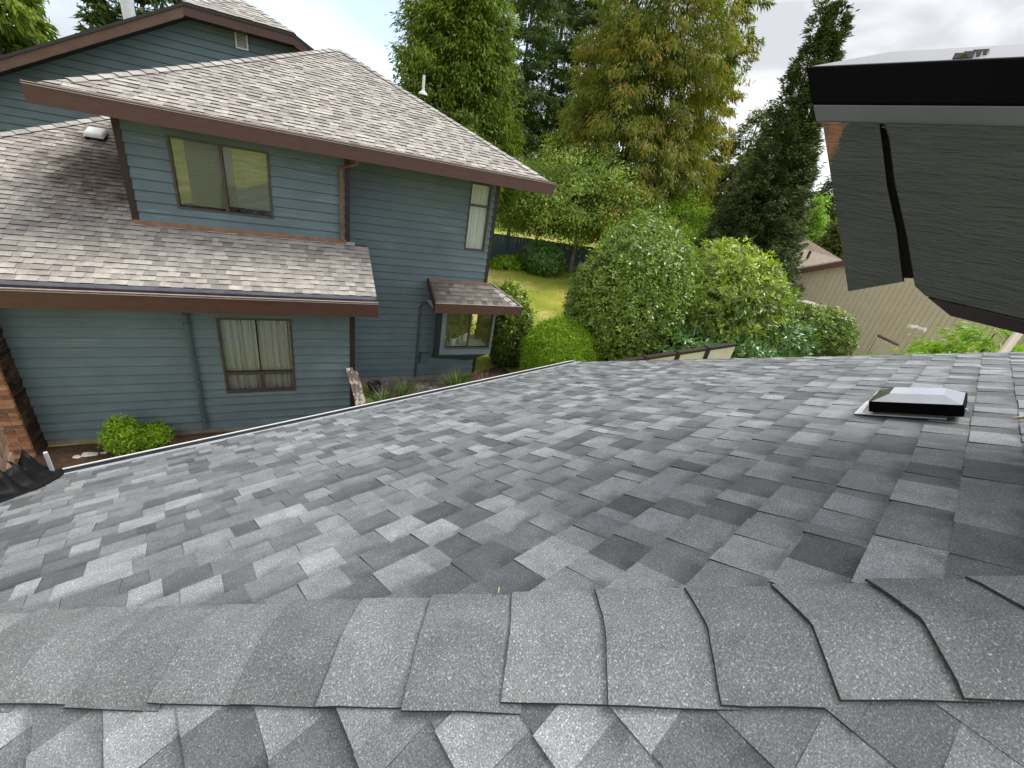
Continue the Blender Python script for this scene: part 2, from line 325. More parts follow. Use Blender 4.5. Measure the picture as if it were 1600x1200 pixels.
# ------------------------------------------------------------------ foliage builders
def cards_mesh(name, pos, ax, nr, Ln, Wd, tone, mat, fold=.18):
    n = len(pos); ax = ax/np.maximum(1e-6, np.linalg.norm(ax, axis=1))[:, None]
    sd = np.cross(ax, nr); sd /= np.maximum(1e-6, np.linalg.norm(sd, axis=1))[:, None]; up = np.cross(sd, ax)
    V = np.empty((n, 4, 3)); a = ax*Ln[:, None]; s = sd*(Wd/2)[:, None]; f = up*(Wd*fold)[:, None]
    V[:, 0] = pos; V[:, 1] = pos+a*.45+s+f; V[:, 2] = pos+a; V[:, 3] = pos+a*.45-s+f
    me = bpy.data.meshes.new(name); me.vertices.add(4*n); me.vertices.foreach_set('co', V.astype(np.float32).ravel())
    me.loops.add(4*n); me.loops.foreach_set('vertex_index', np.arange(4*n, dtype=np.int32)); me.polygons.add(n)
    me.polygons.foreach_set('loop_start', np.arange(0, 4*n, 4, dtype=np.int32)); me.polygons.foreach_set('loop_total', np.full(n, 4, np.int32))
    A = me.attributes.new('tone', 'FLOAT', 'POINT'); A.data.foreach_set('value', np.repeat(np.clip(tone, 0, 1), 4).astype(np.float32))
    me.materials.append(mat); me.update(calc_edges=True); return me
def put(name, me, parent):
    o = bpy.data.objects.new(name, me); COL.objects.link(o); o.parent = parent; OFF[o.name] = OFF[parent.name]; return o
def conifer(label, base, H, R, mat, seed, nb=260, nc=30000, h0=.06, p=.8, droop=.55, rise=.15, down=.6, out_=.6, cl=.30, cw=.07, name='conifer_tree', group=None, lean=(0, 0), tipt=.0, stems=None, bark='bark', hvis=0., latw=.36, per=16, tuft=.13, lv=(.78, .30), wc=.15):
    rg = np.random.default_rng(seed); T = thing(name, label, 'tree', base, group)
    lean = np.array([lean[0], lean[1], 0.])
    tr = MB(); st = stems or [((0, 0), 1.0, 1.0)]
    for (ox, oy), hf, rf in st:
        tr.tube([np.array(base)+np.array([ox, oy, 0])*min(1, k*1.6)+lean*k*k*hf+np.array([0, 0, H*hf*k]) for k in (0, .25, .5, .75, .97)], [R*.045*rf+.05, R*.035*rf+.04, R*.024*rf+.03, R*.012*rf+.02, .01], 7)
    tr.build('trunk', M[bark], T)
    P = []; AX = []; NR = []; TN = []; LN = []
    for (ox, oy), hf, rf in st:
        k = int(nb*rf); hh = h0+(1-h0)*np.sort(1-rg.random(k)**.75)
        if hvis > 0: hh = hvis+(1-hvis)*rg.random(k)**1.2
        hh = np.clip(hh, h0, .995); az = rg.random(k)*2*pi
        prof = np.clip((1-hh), 0, 1)**p*np.minimum(1, .55+(hh-h0)*4)
        Lb = R*rf*prof*(lv[0]+lv[1]*rg.random(k))*(1+.12*np.sin(az*3+hh*9)); Lb = np.maximum(Lb, .34)
        br = rg.normal(0, 1, k); w = Lb**1.5+wc; nt_ = max(1, int(nc*rf)//per); ti = rg.choice(k, nt_, p=w/w.sum())
        ts_ = .12+.88*rg.random(nt_)**.55; tq = rg.uniform(-1, 1, nt_); tb = rg.normal(0, 1, nt_)
        ii = np.repeat(np.arange(nt_), per); n = len(ii); ci = ti[ii]; s = ts_[ii]; q = tq[ii]; lat = q*latw*Lb[ci]*(1.08-s)**.7
        rad = np.stack([np.cos(az[ci]), np.sin(az[ci]), np.zeros(n)], 1); sd = np.stack([-np.sin(az[ci]), np.cos(az[ci]), np.zeros(n)], 1)
        h = hh[ci]
        c = np.array(base)+np.outer(np.minimum(1, h*1.6), np.array([ox, oy, 0]))+np.outer(h*h*hf, lean); c[:, 2] += h*H*hf
        zz = Lb[ci]*(rise*s-droop*s*s+.14*np.maximum(0, s-.75)/.25)-np.abs(lat)*.45
        pos = c+rad*(Lb[ci]*s)[:, None]+sd*lat[:, None]; pos[:, 2] += zz
        pos += rg.normal(0, 1, (n, 3))*tuft*np.array([1, 1, .75])
        ax = rad*out_+sd*(np.sign(q)*(.2+.4*np.abs(q)))[:, None]*.8+np.array([0, 0, -down])+rg.normal(0, .38, (n, 3))
        P.append(pos); AX.append(ax); NR.append(np.array([0, 0, .7])+rad*.6+rg.normal(0, .5, (n, 3)))
        TN.append(.45+.10*br[ci]+.13*tb[ii]+rg.normal(0, .10, n)+tipt*(s-.6)); LN.append(cl*(.6+.8*rg.random(n)))
    pos = np.concatenate(P)-np.array(base); ln = np.concatenate(LN)
    put('crown', cards_mesh('crown', pos, np.concatenate(AX), np.concatenate(NR), ln, cw*(ln/cl)**.5, np.concatenate(TN), mat), T); return T
def lump(rg, k=7):
    D = rg.normal(0, 1, (k, 3)); D /= np.linalg.norm(D, axis=1)[:, None]; A = rg.uniform(-.09, .10, k)
    return lambda d: 1+(np.clip(d@D.T, 0, 1)**4*A*1.7).sum(1)
def shrub(label, base, rad, mat, seed, nclump=900, per=14, cl=.09, cw=.045, name='shrub', cat='shrub', group=None, rosette=True, zc=None, lumps=9, rough=.10, tonez=0., spread=.16, upb=.35, sprig=.07):
    rg = np.random.default_rng(seed); T = thing(name, label, cat, base, group); rad = np.array(rad, float); zc = rad[2]*.92 if zc is None else zc
    tr = MB()
    for k in range(5):
        a = k*1.26+seed; e = np.array([cos(a)*rad[0]*.45, sin(a)*rad[1]*.45, zc*1.1]); tr.tube([np.array(base)+e*np.array([t*t, t*t, t]) for t in (0, .35, .7, 1)], [.05, .04, .03, .012], 6)
    tr.build('stem', M['bark'], T)
    d = rg.normal(0, 1, (nclump, 3)); d[:, 2] = d[:, 2]*.9+.12; d /= np.linalg.norm(d, axis=1)[:, None]
    lf = lump(rg, lumps)(d)*(1+rg.normal(0, rough, nclump)*.6)*np.where(rg.random(nclump) < .30, rg.uniform(.68, .95, nclump), 1)*np.where(rg.random(nclump) < sprig, rg.uniform(1.03, 1.13, nclump), 1)
    cpos = d*rad*lf[:, None]; cpos[:, 2] += zc
    ok = cpos[:, 2] > .05; cpos = cpos[ok]; d = d[ok]; nrm = d/rad; nrm /= np.linalg.norm(nrm, axis=1)[:, None]
    nrm = nrm+np.array([0, 0, upb])+rg.normal(0, .25, nrm.shape); nrm /= np.linalg.norm(nrm, axis=1)[:, None]
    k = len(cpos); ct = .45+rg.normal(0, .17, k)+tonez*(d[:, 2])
    i = np.repeat(np.arange(k), per); n = len(i)
    a = rg.random(n)*2*pi; t1 = np.cross(nrm, np.array([.31, .7, .2])); t1 /= np.linalg.norm(t1, axis=1)[:, None]; t2 = np.cross(nrm, t1)
    rv = t1[i]*np.cos(a)[:, None]+t2[i]*np.sin(a)[:, None]
    if rosette:
        pos = cpos[i]+rg.normal(0, spread*.25, (n, 3)); ax = rv*rg.uniform(.5, 1.1, n)[:, None]+nrm[i]*rg.uniform(-.1, .9, n)[:, None]; nr = nrm[i]+rv*.2+rg.normal(0, .15, (n, 3))
    else:
        pos = cpos[i]+rg.normal(0, spread, (n, 3)); ax = rv+nrm[i]*.5+np.array([0, 0, .1])+rg.normal(0, .3, (n, 3)); nr = nrm[i]+rg.normal(0, .5, (n, 3))
    ln = cl*(.45+.95*rg.random(n)); tone = ct[i]+rg.normal(0, .12, n)
    put('foliage', cards_mesh('foliage', pos, ax, nr, ln, cw*(ln/cl), tone, mat), T); return T
def broadtree(label, base, H, crown_r, mat, seed, nlimb=9, nclump=420, per=60, cl=.10, cw=.05, name='broadleaf_tree', zc=.66, flat=.62, spread=.30, bark='bark_pale', lean=0.0):
    rg = np.random.default_rng(seed); T = thing(name, label, 'tree', base); B = np.array(base, float)
    tr = MB(); fork = B+np.array([0, 0, H*.30]); tr.tube([B, B+np.array([.03, .02, H*.15]), fork], [.17, .14, .12], 8); ends = []
    for k in range(nlimb):
        a = 2*pi*k/nlimb+rg.uniform(-.3, .3); el = rg.uniform(.35, 1.2); Lm = crown_r*rg.uniform(.7, 1.0)
        e = fork+np.array([cos(a)*cos(el)*Lm, sin(a)*cos(el)*Lm, H*.2+sin(el)*H*.36]); m_ = (fork+e)/2+np.array([0, 0, .25])+rg.normal(0, .12, 3)
        tr.tube([fork, m_, e], [.075, .045, .015], 6)
        for j in range(3):
            e2 = m_+(e-m_)*rg.uniform(.2, .9)+rg.normal(0, crown_r*.28, 3); tr.tube([m_, (m_+e2)/2+rg.normal(0, .06, 3), e2], [.03, .02, .008], 5)
    tr.build('trunk', M[bark], T)
    d = rg.normal(0, 1, (nclump, 3)); d /= np.linalg.norm(d, axis=1)[:, None]
    lf = lump(rg, 14)(d); cp = d*(crown_r*lf*rg.uniform(.45, 1.02, nclump))[:, None]*np.array([1, 1, flat*H/crown_r*.55]); cp[:, 2] += H*zc
    i = np.repeat(np.arange(nclump), per); n = len(i); pos = cp[i]+rg.normal(0, spread, (n, 3))*np.array([1, 1, .6])
    ax = rg.normal(0, 1, (n, 3))+d[i]*.5+np.array([0, 0, -.35]); nr = np.array([0, 0, 1.])+d[i]*.5+rg.normal(0, .55, (n, 3))
    ct = .45+rg.normal(0, .15, nclump); ln = cl*(.6+.8*rg.random(n))
    put('crown', cards_mesh('crown', pos, ax, nr, ln, cw*(ln/cl), ct[i]+rg.normal(0, .16, n), mat), T); return T
def blades(label, base, n, h, spread, mat, seed, name='strap_leaf_plant', w=.022, bend=.5, cat='plant', group=None):
    rg = np.random.default_rng(seed); T = thing(name, label, cat, base, group); V = []; Fc = []; tone = []
    for k in range(n):
        a = rg.random()*2*pi; r = rg.random()*spread*.35; p = np.array([cos(a)*r, sin(a)*r, 0]); a2 = a+rg.normal(0, .5); ln = h*rg.uniform(.6, 1.1); bd = bend*rg.uniform(.3, 1.2); sd = np.array([-sin(a2), cos(a2), 0])
        b = len(V); t = rg.random()
        for j, s in enumerate((0, .35, .7, 1)):
            c = p+np.array([cos(a2), sin(a2), 0])*(bd*ln*s*s)+np.array([0, 0, ln*(s-.35*bd*s*s)]); ww = w*(1, .95, .65, .05)[j]/2
            V += [c-sd*ww, c+sd*ww]; tone += [t, t]
        Fc += [(b, b+1, b+3, b+2), (b+2, b+3, b+5, b+4), (b+4, b+5, b+7, b+6)]
    obj('leaves', np.array(V)+np.array(base), Fc, mat, T, attrs={'tone': tone}); return T

# ------------------------------------------------------------------ shingle fields
def clip(poly, a, b, c):     # keep a*x+b*y<=c
    o = []
    for i in range(len(poly)):
        p, q = poly[i], poly[(i+1) % len(poly)]; dp = a*p[0]+b*p[1]-c; dq = a*q[0]+b*q[1]-c
        if dp <= 0: o.append(p)
        if (dp < 0 < dq) or (dq < 0 < dp):
            k = dp/(dp-dq); o.append((p[0]+k*(q[0]-p[0]), p[1]+k*(q[1]-p[1])))
    return o
def area(p): return .5*abs(sum(p[i][0]*p[(i+1) % len(p)][1]-p[(i+1) % len(p)][0]*p[i][1] for i in range(len(p))))
def shingles(O, a, b, nrm, poly, rg, expo=.143, tabw=(.06, .20), slot=(.05, .17), ht=.0085, hs=.0045, holes=(), tone_t=(.35, 1.0), tone_s=(.0, .6), jit=.010):
    """pieces in plane coordinates: x along the course (a), y up the slope (b) from the eave. Returns [(V, F, mi, tone, vv, centre)]"""
    O, a, b, nrm = map(lambda v: np.asarray(v, float), (O, a, b, nrm)); x0 = min(p[0] for p in poly); x1 = max(p[0] for p in poly); y0 = min(p[1] for p in poly); y1 = max(p[1] for p in poly)
    n = len(poly); ed = []
    cx = sum(p[0] for p in poly)/n; cy = sum(p[1] for p in poly)/n
    for i in range(n):
        p, q = poly[i], poly[(i+1) % n]; A, B = q[1]-p[1], p[0]-q[0]; c = A*p[0]+B*p[1]
        if A*cx+B*cy > c: A, B, c = -A, -B, -c
        ed.append((A, B, c))
    res = []; i = 0; yb = y0
    while yb < y1:
        x = x0-rg.random()*.3; tab = rg.random() < .5; j1 = 0.
        ytop = yb+expo
        while x < x1:
            w = rg.uniform(*(tabw if tab else slot)); j0 = j1; j1 = rg.uniform(-jit, jit); dy = rg.normal(0, .0018)
            P = [(x, yb+dy), (x+w, yb+dy), (x+w+j1+.0005, ytop+.012), (x+j0, ytop+.012)]
            for e_ in ed:
                P = clip(P, *e_)
                if len(P) < 3: break
            if len(P) >= 3 and area(P) > 2e-4 and not any(h[0] < x+w/2 < h[1] and h[2] < yb+expo/2 < h[3] for h in holes):
                hb = (ht if tab else hs)+rg.normal(0, .0006); V = []; vv = []
                for (px, py) in P:
                    v = (py-yb)/expo; V.append(O+a*px+b*py+nrm*(hb+(.0012-hb)*min(1, max(0, v)))); vv.append(min(1, max(0, v)))
                k = len(P); Vb = [O+a*px+b*py-nrm*.004 for px, py in P]
                t_ = rg.uniform(*(tone_t if tab else tone_s))
                if not tab and rg.random() < .2: t_ = rg.uniform(.5, .9)
                if tab and rg.random() < .25: t_ = rg.uniform(.05, .4)
                Fc = [tuple(range(k))]+[(q, k+q, k+(q+1) % k, (q+1) % k) for q in range(k)]
                if np.dot(np.cross(V[1]-V[0], V[2]-V[0]), nrm) < 0: Fc[0] = Fc[0][::-1]
                res.append((V+Vb, Fc, [0]+[1]*k, [t_]*(2*k), vv+vv, O+a*(x+w/2)+b*(yb+expo/2)))
            x += w; tab = not tab
            if rg.random() < .12: tab = not tab
        yb += expo; i += 1
    return res
def lay(pieces, mats, parent, nsingle, cam=np.zeros(3), name='shingle', rest='distant_shingles', visible=lambda c: True):
    key = sorted(range(len(pieces)), key=lambda i: (0 if visible(pieces[i][5]) else 1e6)+np.linalg.norm(pieces[i][5]-cam))
    for i in key[:nsingle]:
        V, Fc, mi, t_, vv, c = pieces[i]; obj(name, V, Fc, mats, parent, mi=mi, attrs={'tone': t_, 'vv': vv})
    R_ = key[nsingle:]
    if R_:
        V = []; Fc = []; mi = []; tn = []; vv = []
        for i in R_:
            b = len(V); V += pieces[i][0]; Fc += [tuple(j+b for j in f) for f in pieces[i][1]]; mi += pieces[i][2]; tn += pieces[i][3]; vv += pieces[i][4]
        o = obj(rest, V, Fc, mats, parent, mi=mi, attrs={'tone': tn, 'vv': vv}); o['kind'] = 'stuff'
def inframe(c, m=40, loc=False):
    P = house(*c) if loc else c
    z = P@_f
    if z < .05: return False
    x = 800+F*(P@_r2)/z; y = 600+F*(P@_d2)/z
    return -m < x < 1600+m and -m < y < 1200+m
# ================================================================== ground
def gz(x, y):
    r = np.hypot(x, y); z = -5.35+np.interp(r, [0, 13, 27, 60, 200, 900], [0, 0, .65, 2.0, 4.0, 6.0]); return z
k = 110; gx = np.sinh(np.linspace(-4.2, 4.2, k))*27+14; gy = np.sinh(np.linspace(-4.2, 4.2, k))*27+12
GX, GY = np.meshgrid(gx, gy); GZ = gz(GX, GY)+.03*np.sin(GX*.9)*np.cos(GY*.8)*(np.hypot(GX, GY) > 12)*(np.hypot(GX, GY) < 80)
obj('lawn', np.stack([GX.ravel(), GY.ravel(), GZ.ravel()], 1), [(j*k+i, j*k+i+1, (j+1)*k+i+1, (j+1)*k+i) for j in range(k-1) for i in range(k-1)], M['lawn'], smooth=True)['kind'] = 'structure'
def bed(name, pts, z, seed, n=26, mat='soil'):
    rg = np.random.default_rng(seed); a, b, c, d = [np.array(p, float) for p in pts]; V = []
    for j in range(n+1):
        for i in range(n+1):
            s, t = i/n, j/n; p = (a*(1-s)+b*s)*(1-t)+(d*(1-s)+c*s)*t; V.append((p[0], p[1], z+(rg.random()*.06 if 0 < i < n and 0 < j < n else -.05)))
    o = obj(name, V, [(j*(n+1)+i, j*(n+1)+i+1, (j+1)*(n+1)+i+1, (j+1)*(n+1)+i) for j in range(n) for i in range(n)], M[mat], smooth=True); o['kind'] = 'structure'
h2 = lambda u, w: house(u, w, 0)[:2]
bed('soil_bed', [h2(-5.6, 5.5), h2(1.3, 5.5), h2(1.3, 8.32), h2(-5.6, 8.32)], -5.335, 1)
bed('gravel_bed', [h2(1.3, 6.0), h2(3.6, 7.0), h2(3.6, 10.12), h2(1.3, 10.12)], -5.27, 2, mat='sandy')
bed('soil_bed', [h2(3.6, 7.0), h2(5.6, 8.3), h2(5.4, 10.9), h2(3.6, 10.12)], -5.27, 3)

# ================================================================== the house we stand on
c_hip = .855; ZA = -.7484; TN = tan(SL)
zA = lambda y: ZA-TN*y
zB = lambda x: ZA-TN*(c_hip-x)
HB = thing('house', 'house with a new grey laminated shingle roof filling the foreground', 'house', (2.2, .6, -5.35))
EAVE = 3.80; XR = 5.30
# deck under the shingles
db = MB()
db.prism([(c_hip-EAVE-.05, EAVE+.05, zA(EAVE+.05)-.012), (XR, EAVE+.05, zA(EAVE+.05)-.012), (XR, -1.3, zA(-1.3)-.012), (c_hip+1.3, -1.3, zA(-1.3)-.012)], (0, 0, -.09))
db.prism([(-1.8, c_hip+1.8, zB(-1.8)-.012), (c_hip+1.3, -1.3, zB(c_hip+1.3)-.012), (-1.8, -1.3, zB(-1.8)-.012)], (0, 0, -.09))
deck = db.build('roof', M['asphalt_edge'], HB)
rg = np.random.default_rng(11)
sA = lambda x, y: (x, (EAVE-y)/cos(SL))
polyA = [sA(c_hip-EAVE, EAVE), sA(XR+.02, EAVE), sA(XR+.02, -1.28), sA(c_hip+1.28, -1.28)]
pcA = shingles((0, EAVE, zA(EAVE)-.006), (1, 0, 0), (0, -cos(SL), sin(SL)), (0, sin(SL), cos(SL)), polyA, rg,
               holes=[(-1.9, -.9, -.4, .45/cos(SL))])
pcB = shingles((-1.78, 0, zB(-1.78)-.006), (0, 1, 0), (cos(SL), 0, sin(SL)), (-sin(SL), 0, cos(SL)), [(-1.28, 0), (c_hip+1.78, 0), (-1.28, (c_hip+1.28+1.78)/cos(SL))], rg)
lay(pcA+pcB, [M['shingle'], M['asphalt_edge']], deck, 300, visible=lambda c: inframe(c))
# hip caps
pd = np.array([1, 1, 0])/sqrt(2); dd = np.array([-1, 1, 0])/sqrt(2); ts = [-.128, -.10, -.065, -.03, -.006, .006, .03, .065, .10, .128]
def cap_pt(tau, t, h):
    x = c_hip/2+dd[0]*tau+pd[0]*t; y = c_hip/2+dd[1]*tau+pd[1]*t
    zr = ZA-TN*(c_hip/2+tau/sqrt(2)); return np.array([x, y, zr-TN/sqrt(2)*(sqrt(t*t+.007**2)-.007)-.003+h])
tau = -.104-.197*11; ncap = 0
while tau < 4.1:
    dt = rg.normal(0, .004); V = []; tn = []; ed = [rg.normal(0, .004), rg.normal(0, .004)]; sk = rg.normal(0, .004); hb = .0185+rg.normal(0, .002)
    rows = [(0, hb), (-.05, hb-.002), (-.12, hb-.005), (-.24, .004)]
    for q, (dq, h) in enumerate(rows):
        for i, t in enumerate(ts):
            wob = (rg.normal(0, .0009) if q == 0 else 0)
            tt = t+(ed[0] if i == 0 else ed[1] if i == len(ts)-1 else 0)+(rg.normal(0, .0009) if i in (0, len(ts)-1) else 0)
            V.append(cap_pt(tau+dt+dq+sk*t*4+wob, tt, h-(.003 if i in (0, len(ts)-1) else 0)))
    n = len(ts); nv = len(V); V += [v-np.array([0, 0, .0055 if i % n not in (0, n-1) else .0065]) for i, v in enumerate(V)]
    Fc = []; mi = []
    for q in range(len(rows)-1):
        for i in range(n-1): Fc.append((q*n+i, q*n+i+1, (q+1)*n+i+1, (q+1)*n+i)); mi.append(0)
        for i in (0, n-1): Fc.append((q*n+i, (q+1)*n+i, nv+(q+1)*n+i, nv+q*n+i)); mi.append(1)
    for i in range(n-1): Fc.append((i, i+1, nv+i+1, nv+i)); mi.append(1)
    t_ = rg.uniform(.0, 1.); o = obj('hip_cap', V, Fc, [M['cap'], M['asphalt_edge']], deck, mi=mi, attrs={'tone': [t_]*len(V), 'vv': [0]*len(V)})
    tau += .197; ncap += 1
# eave: metal apron, gutter
ge = zA(EAVE); GX0, GX1 = -.86, 5.36
MB().hexa([(GX0, EAVE-.02, zA(EAVE-.02)-.004), (GX1, EAVE-.02, zA(EAVE-.02)-.004), (GX1, EAVE+.065, zA(EAVE+.065)-.006), (GX0, EAVE+.065, zA(EAVE+.065)-.006),
           (GX0, EAVE-.02, zA(EAVE-.02)+.000), (GX1, EAVE-.02, zA(EAVE-.02)+.000), (GX1, EAVE+.065, zA(EAVE+.065)+.004), (GX0, EAVE+.065, zA(EAVE+.065)+.004)]).build('drip_edge', M['drip'], HB)
gt = MB(); Y0, Y1 = EAVE+.055, EAVE+.175; zt = -2.553
gt.box((GX0, Y0, zt-.10), (GX1, Y0+.004, zt+.005), 0); gt.box((GX0, Y0+.004, zt-.075), (GX1, Y1, zt-.07), 0); gt.box((GX0, Y1, zt-.10), (GX1, Y1+.004, zt-.004), 0)
gut = gt.build('gutter', M['trough'], HB)
MB().box((GX0, Y1-.006, zt-.004), (GX1, Y1+.006, zt+.004)).build('gutter_rim', M['white'], gut)
MB().box((GX1, Y0, zt-.10), (GX1+.004, Y1+.008, zt+.012)).build('end_cap', M['white_metal'], gut)
lb = MB()
for x0, x1 in ((4.05, 4.75),):
    for i in range(9):
        a = x0+(x1-x0)*i/9; lb.box((a, Y0+.01, zt-.095), (a+.07, Y1-.01, zt-.02-.02*random.Random(i).random()))
lb.build('gutter_litter', M['soil'], gut)
rk = MB(); rk.prism([(XR+.02, EAVE+.06, zA(EAVE+.06)-.002), (XR+.045, EAVE+.06, zA(EAVE+.06)-.002), (XR+.045, -1.3, zA(-1.3)-.002), (XR+.02, -1.3, zA(-1.3)-.002)], (0, 0, -.13)); rk.build('rake_trim', M['black_metal'], HB)
wl = MB(); wl.box((-2.4, -3.0, -5.4), (5.0, 3.35, -2.75)); wl.build('wall', M['beige'], HB)
# upper storey: wall, low capped roof and eave on the right
XF = 1.60
wu = MB(); wu.box((2.75, -4.2, -2.2), (5.05, -1.0, -.02)); wu.build('upper_wall', M['teal_dark'], HB)
yl, yr = .62, -4.5
rf = MB()
# black gutter box and the pale capped roof above
rf2 = MB(); rf2.prism([(XF, yl, .438), (2.27, yl, .655), (2.95, yl, .438)], (0, yr-yl, 0)); ur = rf2.build('upper_roof', M['cap_metal'], HB); bevel(ur, .012, 3)
g2 = MB(); g2.hexa([(XF-.005, yl-.055, .341), (XF-.005, yr, .341), (XF+.25, yr, .341), (XF+.25, yl-.055, .341), (XF-.015, yl, .434), (XF-.015, yr, .434), (XF+.25, yr, .434), (XF+.25, yl, .434)])
ug = g2.build('eave_gutter', M['black_gutter'], HB); bevel(ug, .006)
cl_ = MB(); 
for q in range(3): cl_.box((XF+.02+.06*q, .262-.002*q, .446+.0195*q), (XF+.05+.06*q, .300-.006*q, .457+.0195*q))
cl_.tube([(XF+.015, .28, .446), (XF+.23, .274, .516)], .007, 6); cl_.build('gutter_clip', M['black_metal'], ug)
sp = MB(); sp.hexa([(XF+.012, yl-.08, .302), (XF+.012, yr, .302), (XF+.05, yr, .302), (XF+.05, yl-.08, .302), (XF-.012, yl-.06, .340), (XF-.012, yr, .340), (XF+.05, yr, .340), (XF+.05, yl-.06, .340)])
bevel(sp.build('drip_strip', M['strip'], HB), .003)
def bd(poly, x0, th): return [(x0, y, z) for y, z in poly], (th, 0, 0)
p1 = [(.522, .3015), (.383, .3015), (.341, .23), (.295, .15), (.229, .052), (.157, -.073), (.262, -.131)]
MB().prism(*bd(p1, XF+.006, .042)).build('fascia_board', M['board'], HB)
p2 = [(.372, .3015), (yr, .3015), (yr, -.095), (.095, -.095), (.128, -.076), (.150, -.04), (.20, .04), (.285, .165), (.345, .268)]
fb = MB().prism(*bd(p2, XF, .045)).build('fascia_board', M['board'], HB)
for o_ in (fb,): bevel(o_, .003)
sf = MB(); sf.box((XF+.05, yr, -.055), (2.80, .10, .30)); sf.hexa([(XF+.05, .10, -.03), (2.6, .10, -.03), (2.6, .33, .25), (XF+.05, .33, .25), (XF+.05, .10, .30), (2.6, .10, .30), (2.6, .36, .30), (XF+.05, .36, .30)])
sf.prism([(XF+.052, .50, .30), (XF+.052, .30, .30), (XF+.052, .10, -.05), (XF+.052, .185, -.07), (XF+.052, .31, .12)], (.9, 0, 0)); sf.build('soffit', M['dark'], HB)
lo = MB(); lo.hexa([(XF+.004, yr, -.135), (XF+.09, yr, -.135), (XF+.09, .03, -.135), (XF+.004, .06, -.098), (XF+.004, yr, -.0975), (XF+.09, yr, -.0975), (XF+.09, .09, -.0975), (XF+.004, .09, -.0975)]); lo.build('bottom_batten', M['brown_dark'], HB)
# own brick chimney at the eave
CX0, CX1, CY0, CY1 = -1.75, -.90, 3.40, 4.16
ch = MB().box((CX0, CY0+.012, -5.35), (CX1-.012, CY1, .9)).build('chimney', M['mortar'], HB)
for r in range(24):
    z0 = -3.35+r*.078; offs = .11*(r % 2)
    y = CY0+.0+(0 if r % 2 else -.0)
    for kx, (a, b) in enumerate([(CY0, CY0+.20-offs*.9), (CY0+.21-offs*.9, CY0+.41-offs*.9), (CY0+.42-offs*.9, CY0+.62-offs*.9), (CY0+.63-offs*.9, CY1)]):
        if b-a < .03: continue
        MBb = MB(); d_ = rg.normal(0, .003); MBb.box((CX1-.10, a, z0), (CX1+d_, b, z0+.066)); o = MBb.build('brick', M['brick_grey'], ch, attrs={'tone': [rg.random()]*8}); 
    for kx in range(4):
        b = CX1-.105-kx*.21-offs; MBb = MB(); MBb.box((b-.20, CY0+rg.normal(0, .003), z0), (b, CY0+.09, z0+.066)); MBb.build('brick', M['brick_grey'], ch, attrs={'tone': [rg.random()]*8})
# black membrane wrapped round the chimney foot
def membrane():
    path = [(-1.9, 3.30), (-1.5, 3.29), (-1.2, 3.30), (-1.0, 3.31), (-.90, 3.35), (-.80, 3.44), (-.74, 3.58), (-.71, 3.72), (-.70, 3.84), (-.72, 3.95)]
    top = [.22, .21, .22, .19, .20, .16, .22, .13, .25, .10]; lean_ = .10
    r_ = np.random.default_rng(5); V = []; n = 6; fine = []
    for i in range(len(path)-1):
        for s in np.linspace(0, 1, 5, endpoint=False): fine.append((np.array(path[i])*(1-s)+np.array(path[i+1])*s, top[i]*(1-s)+top[i+1]*s, i+s))
    cen = np.array([-1.35, 3.9])
    for p, t, s in fine:
        inn = cen-p; inn /= np.linalg.norm(inn); wv = .02*sin(s*7)+r_.normal(0, .006)
        tt = t*(1+.28*sin(s*5.1)+r_.normal(0, .05))
        prof = [(-.07, .004), (-.03, .006), (.0, .02), (.03, .35*tt), (.055, .7*tt), (.085, tt)]
        for a, h in prof:
            q = p+inn*(a+wv*(h > .01)); V.append((q[0], q[1], zA(min(q[1], EAVE+.06))+.004+h))
    Fc = [(i*n+j, (i+1)*n+j, (i+1)*n+j+1, i*n+j+1) for i in range(len(fine)-1) for j in range(n-1)]
    o = obj('membrane_sheet', V, Fc, M['black_sheet'], origin=(-.8, 3.5, -2.36), smooth=True)
    s_ = o.modifiers.new('thick', 'SOLIDIFY'); s_.thickness = .004
    tag(o, 'torn black membrane wrapped round the chimney foot beside the gutter end', 'membrane')
membrane()
o = MB().box((-.705, 3.90, -2.60), (-.685, 3.925, -2.34)).build('flashing_strip', M['galv'], origin=(-.7, 3.91, -2.6)); tag(o, 'small bent grey metal strip standing at the end of the gutter', 'flashing')
# ---- black roof vent
def PA(x, y, h): return np.array([x, y, zA(y)])+np.array([0, sin(SL), cos(SL)])*h
VT = thing('roof_vent', 'black metal roof vent with sloping hood on the grey shingles', 'roof vent', tuple(PA(2.93, -.05, 0)))
def ring(x0, x1, y0, y1, h): return [PA(x0, y0, h), PA(x1, y0, h), PA(x1, y1, h), PA(x0, y1, h)]
vx0, vx1, vy0, vy1 = 2.78, 3.10, .105, -.205
hd = MB(); hd.hexa(ring(vx0, vx1, vy1, vy0, .026)+ring(vx0, vx1, vy1, vy0, .082)); bevel(hd.build('skirt', M['black_gutter'], VT), .005, 3)
ht_ = MB(); ht_.hexa(ring(vx0+.002, vx1-.002, vy1+.002, vy0-.002, .080)+ring(vx0+.080, vx1-.06, vy1+.065, vy0-.065, .113)); bevel(ht_.build('hood', M['hood_metal'], VT), .006, 3)
MB().hexa(ring(vx0+.03, vx1-.03, vy1+.03, vy0-.03, .004)+ring(vx0+.03, vx1-.03, vy1+.03, vy0-.03, .04)).build('collar', M['black_metal'], VT)
MB().hexa(ring(vx0+.0, vx1, vy1+.05, vy0+.055, .010)+ring(vx0+.0, vx1, vy1+.05, vy0+.055, .0125)).build('flange', M['galv'], VT)
MB().hexa(ring(vx0+.05, vx1-.03, vy0-.01, vy0+.03, .0125)+ring(vx0+.05, vx1-.03, vy0-.01, vy0+.012, .05)).build('bracket', M['galv'], VT)
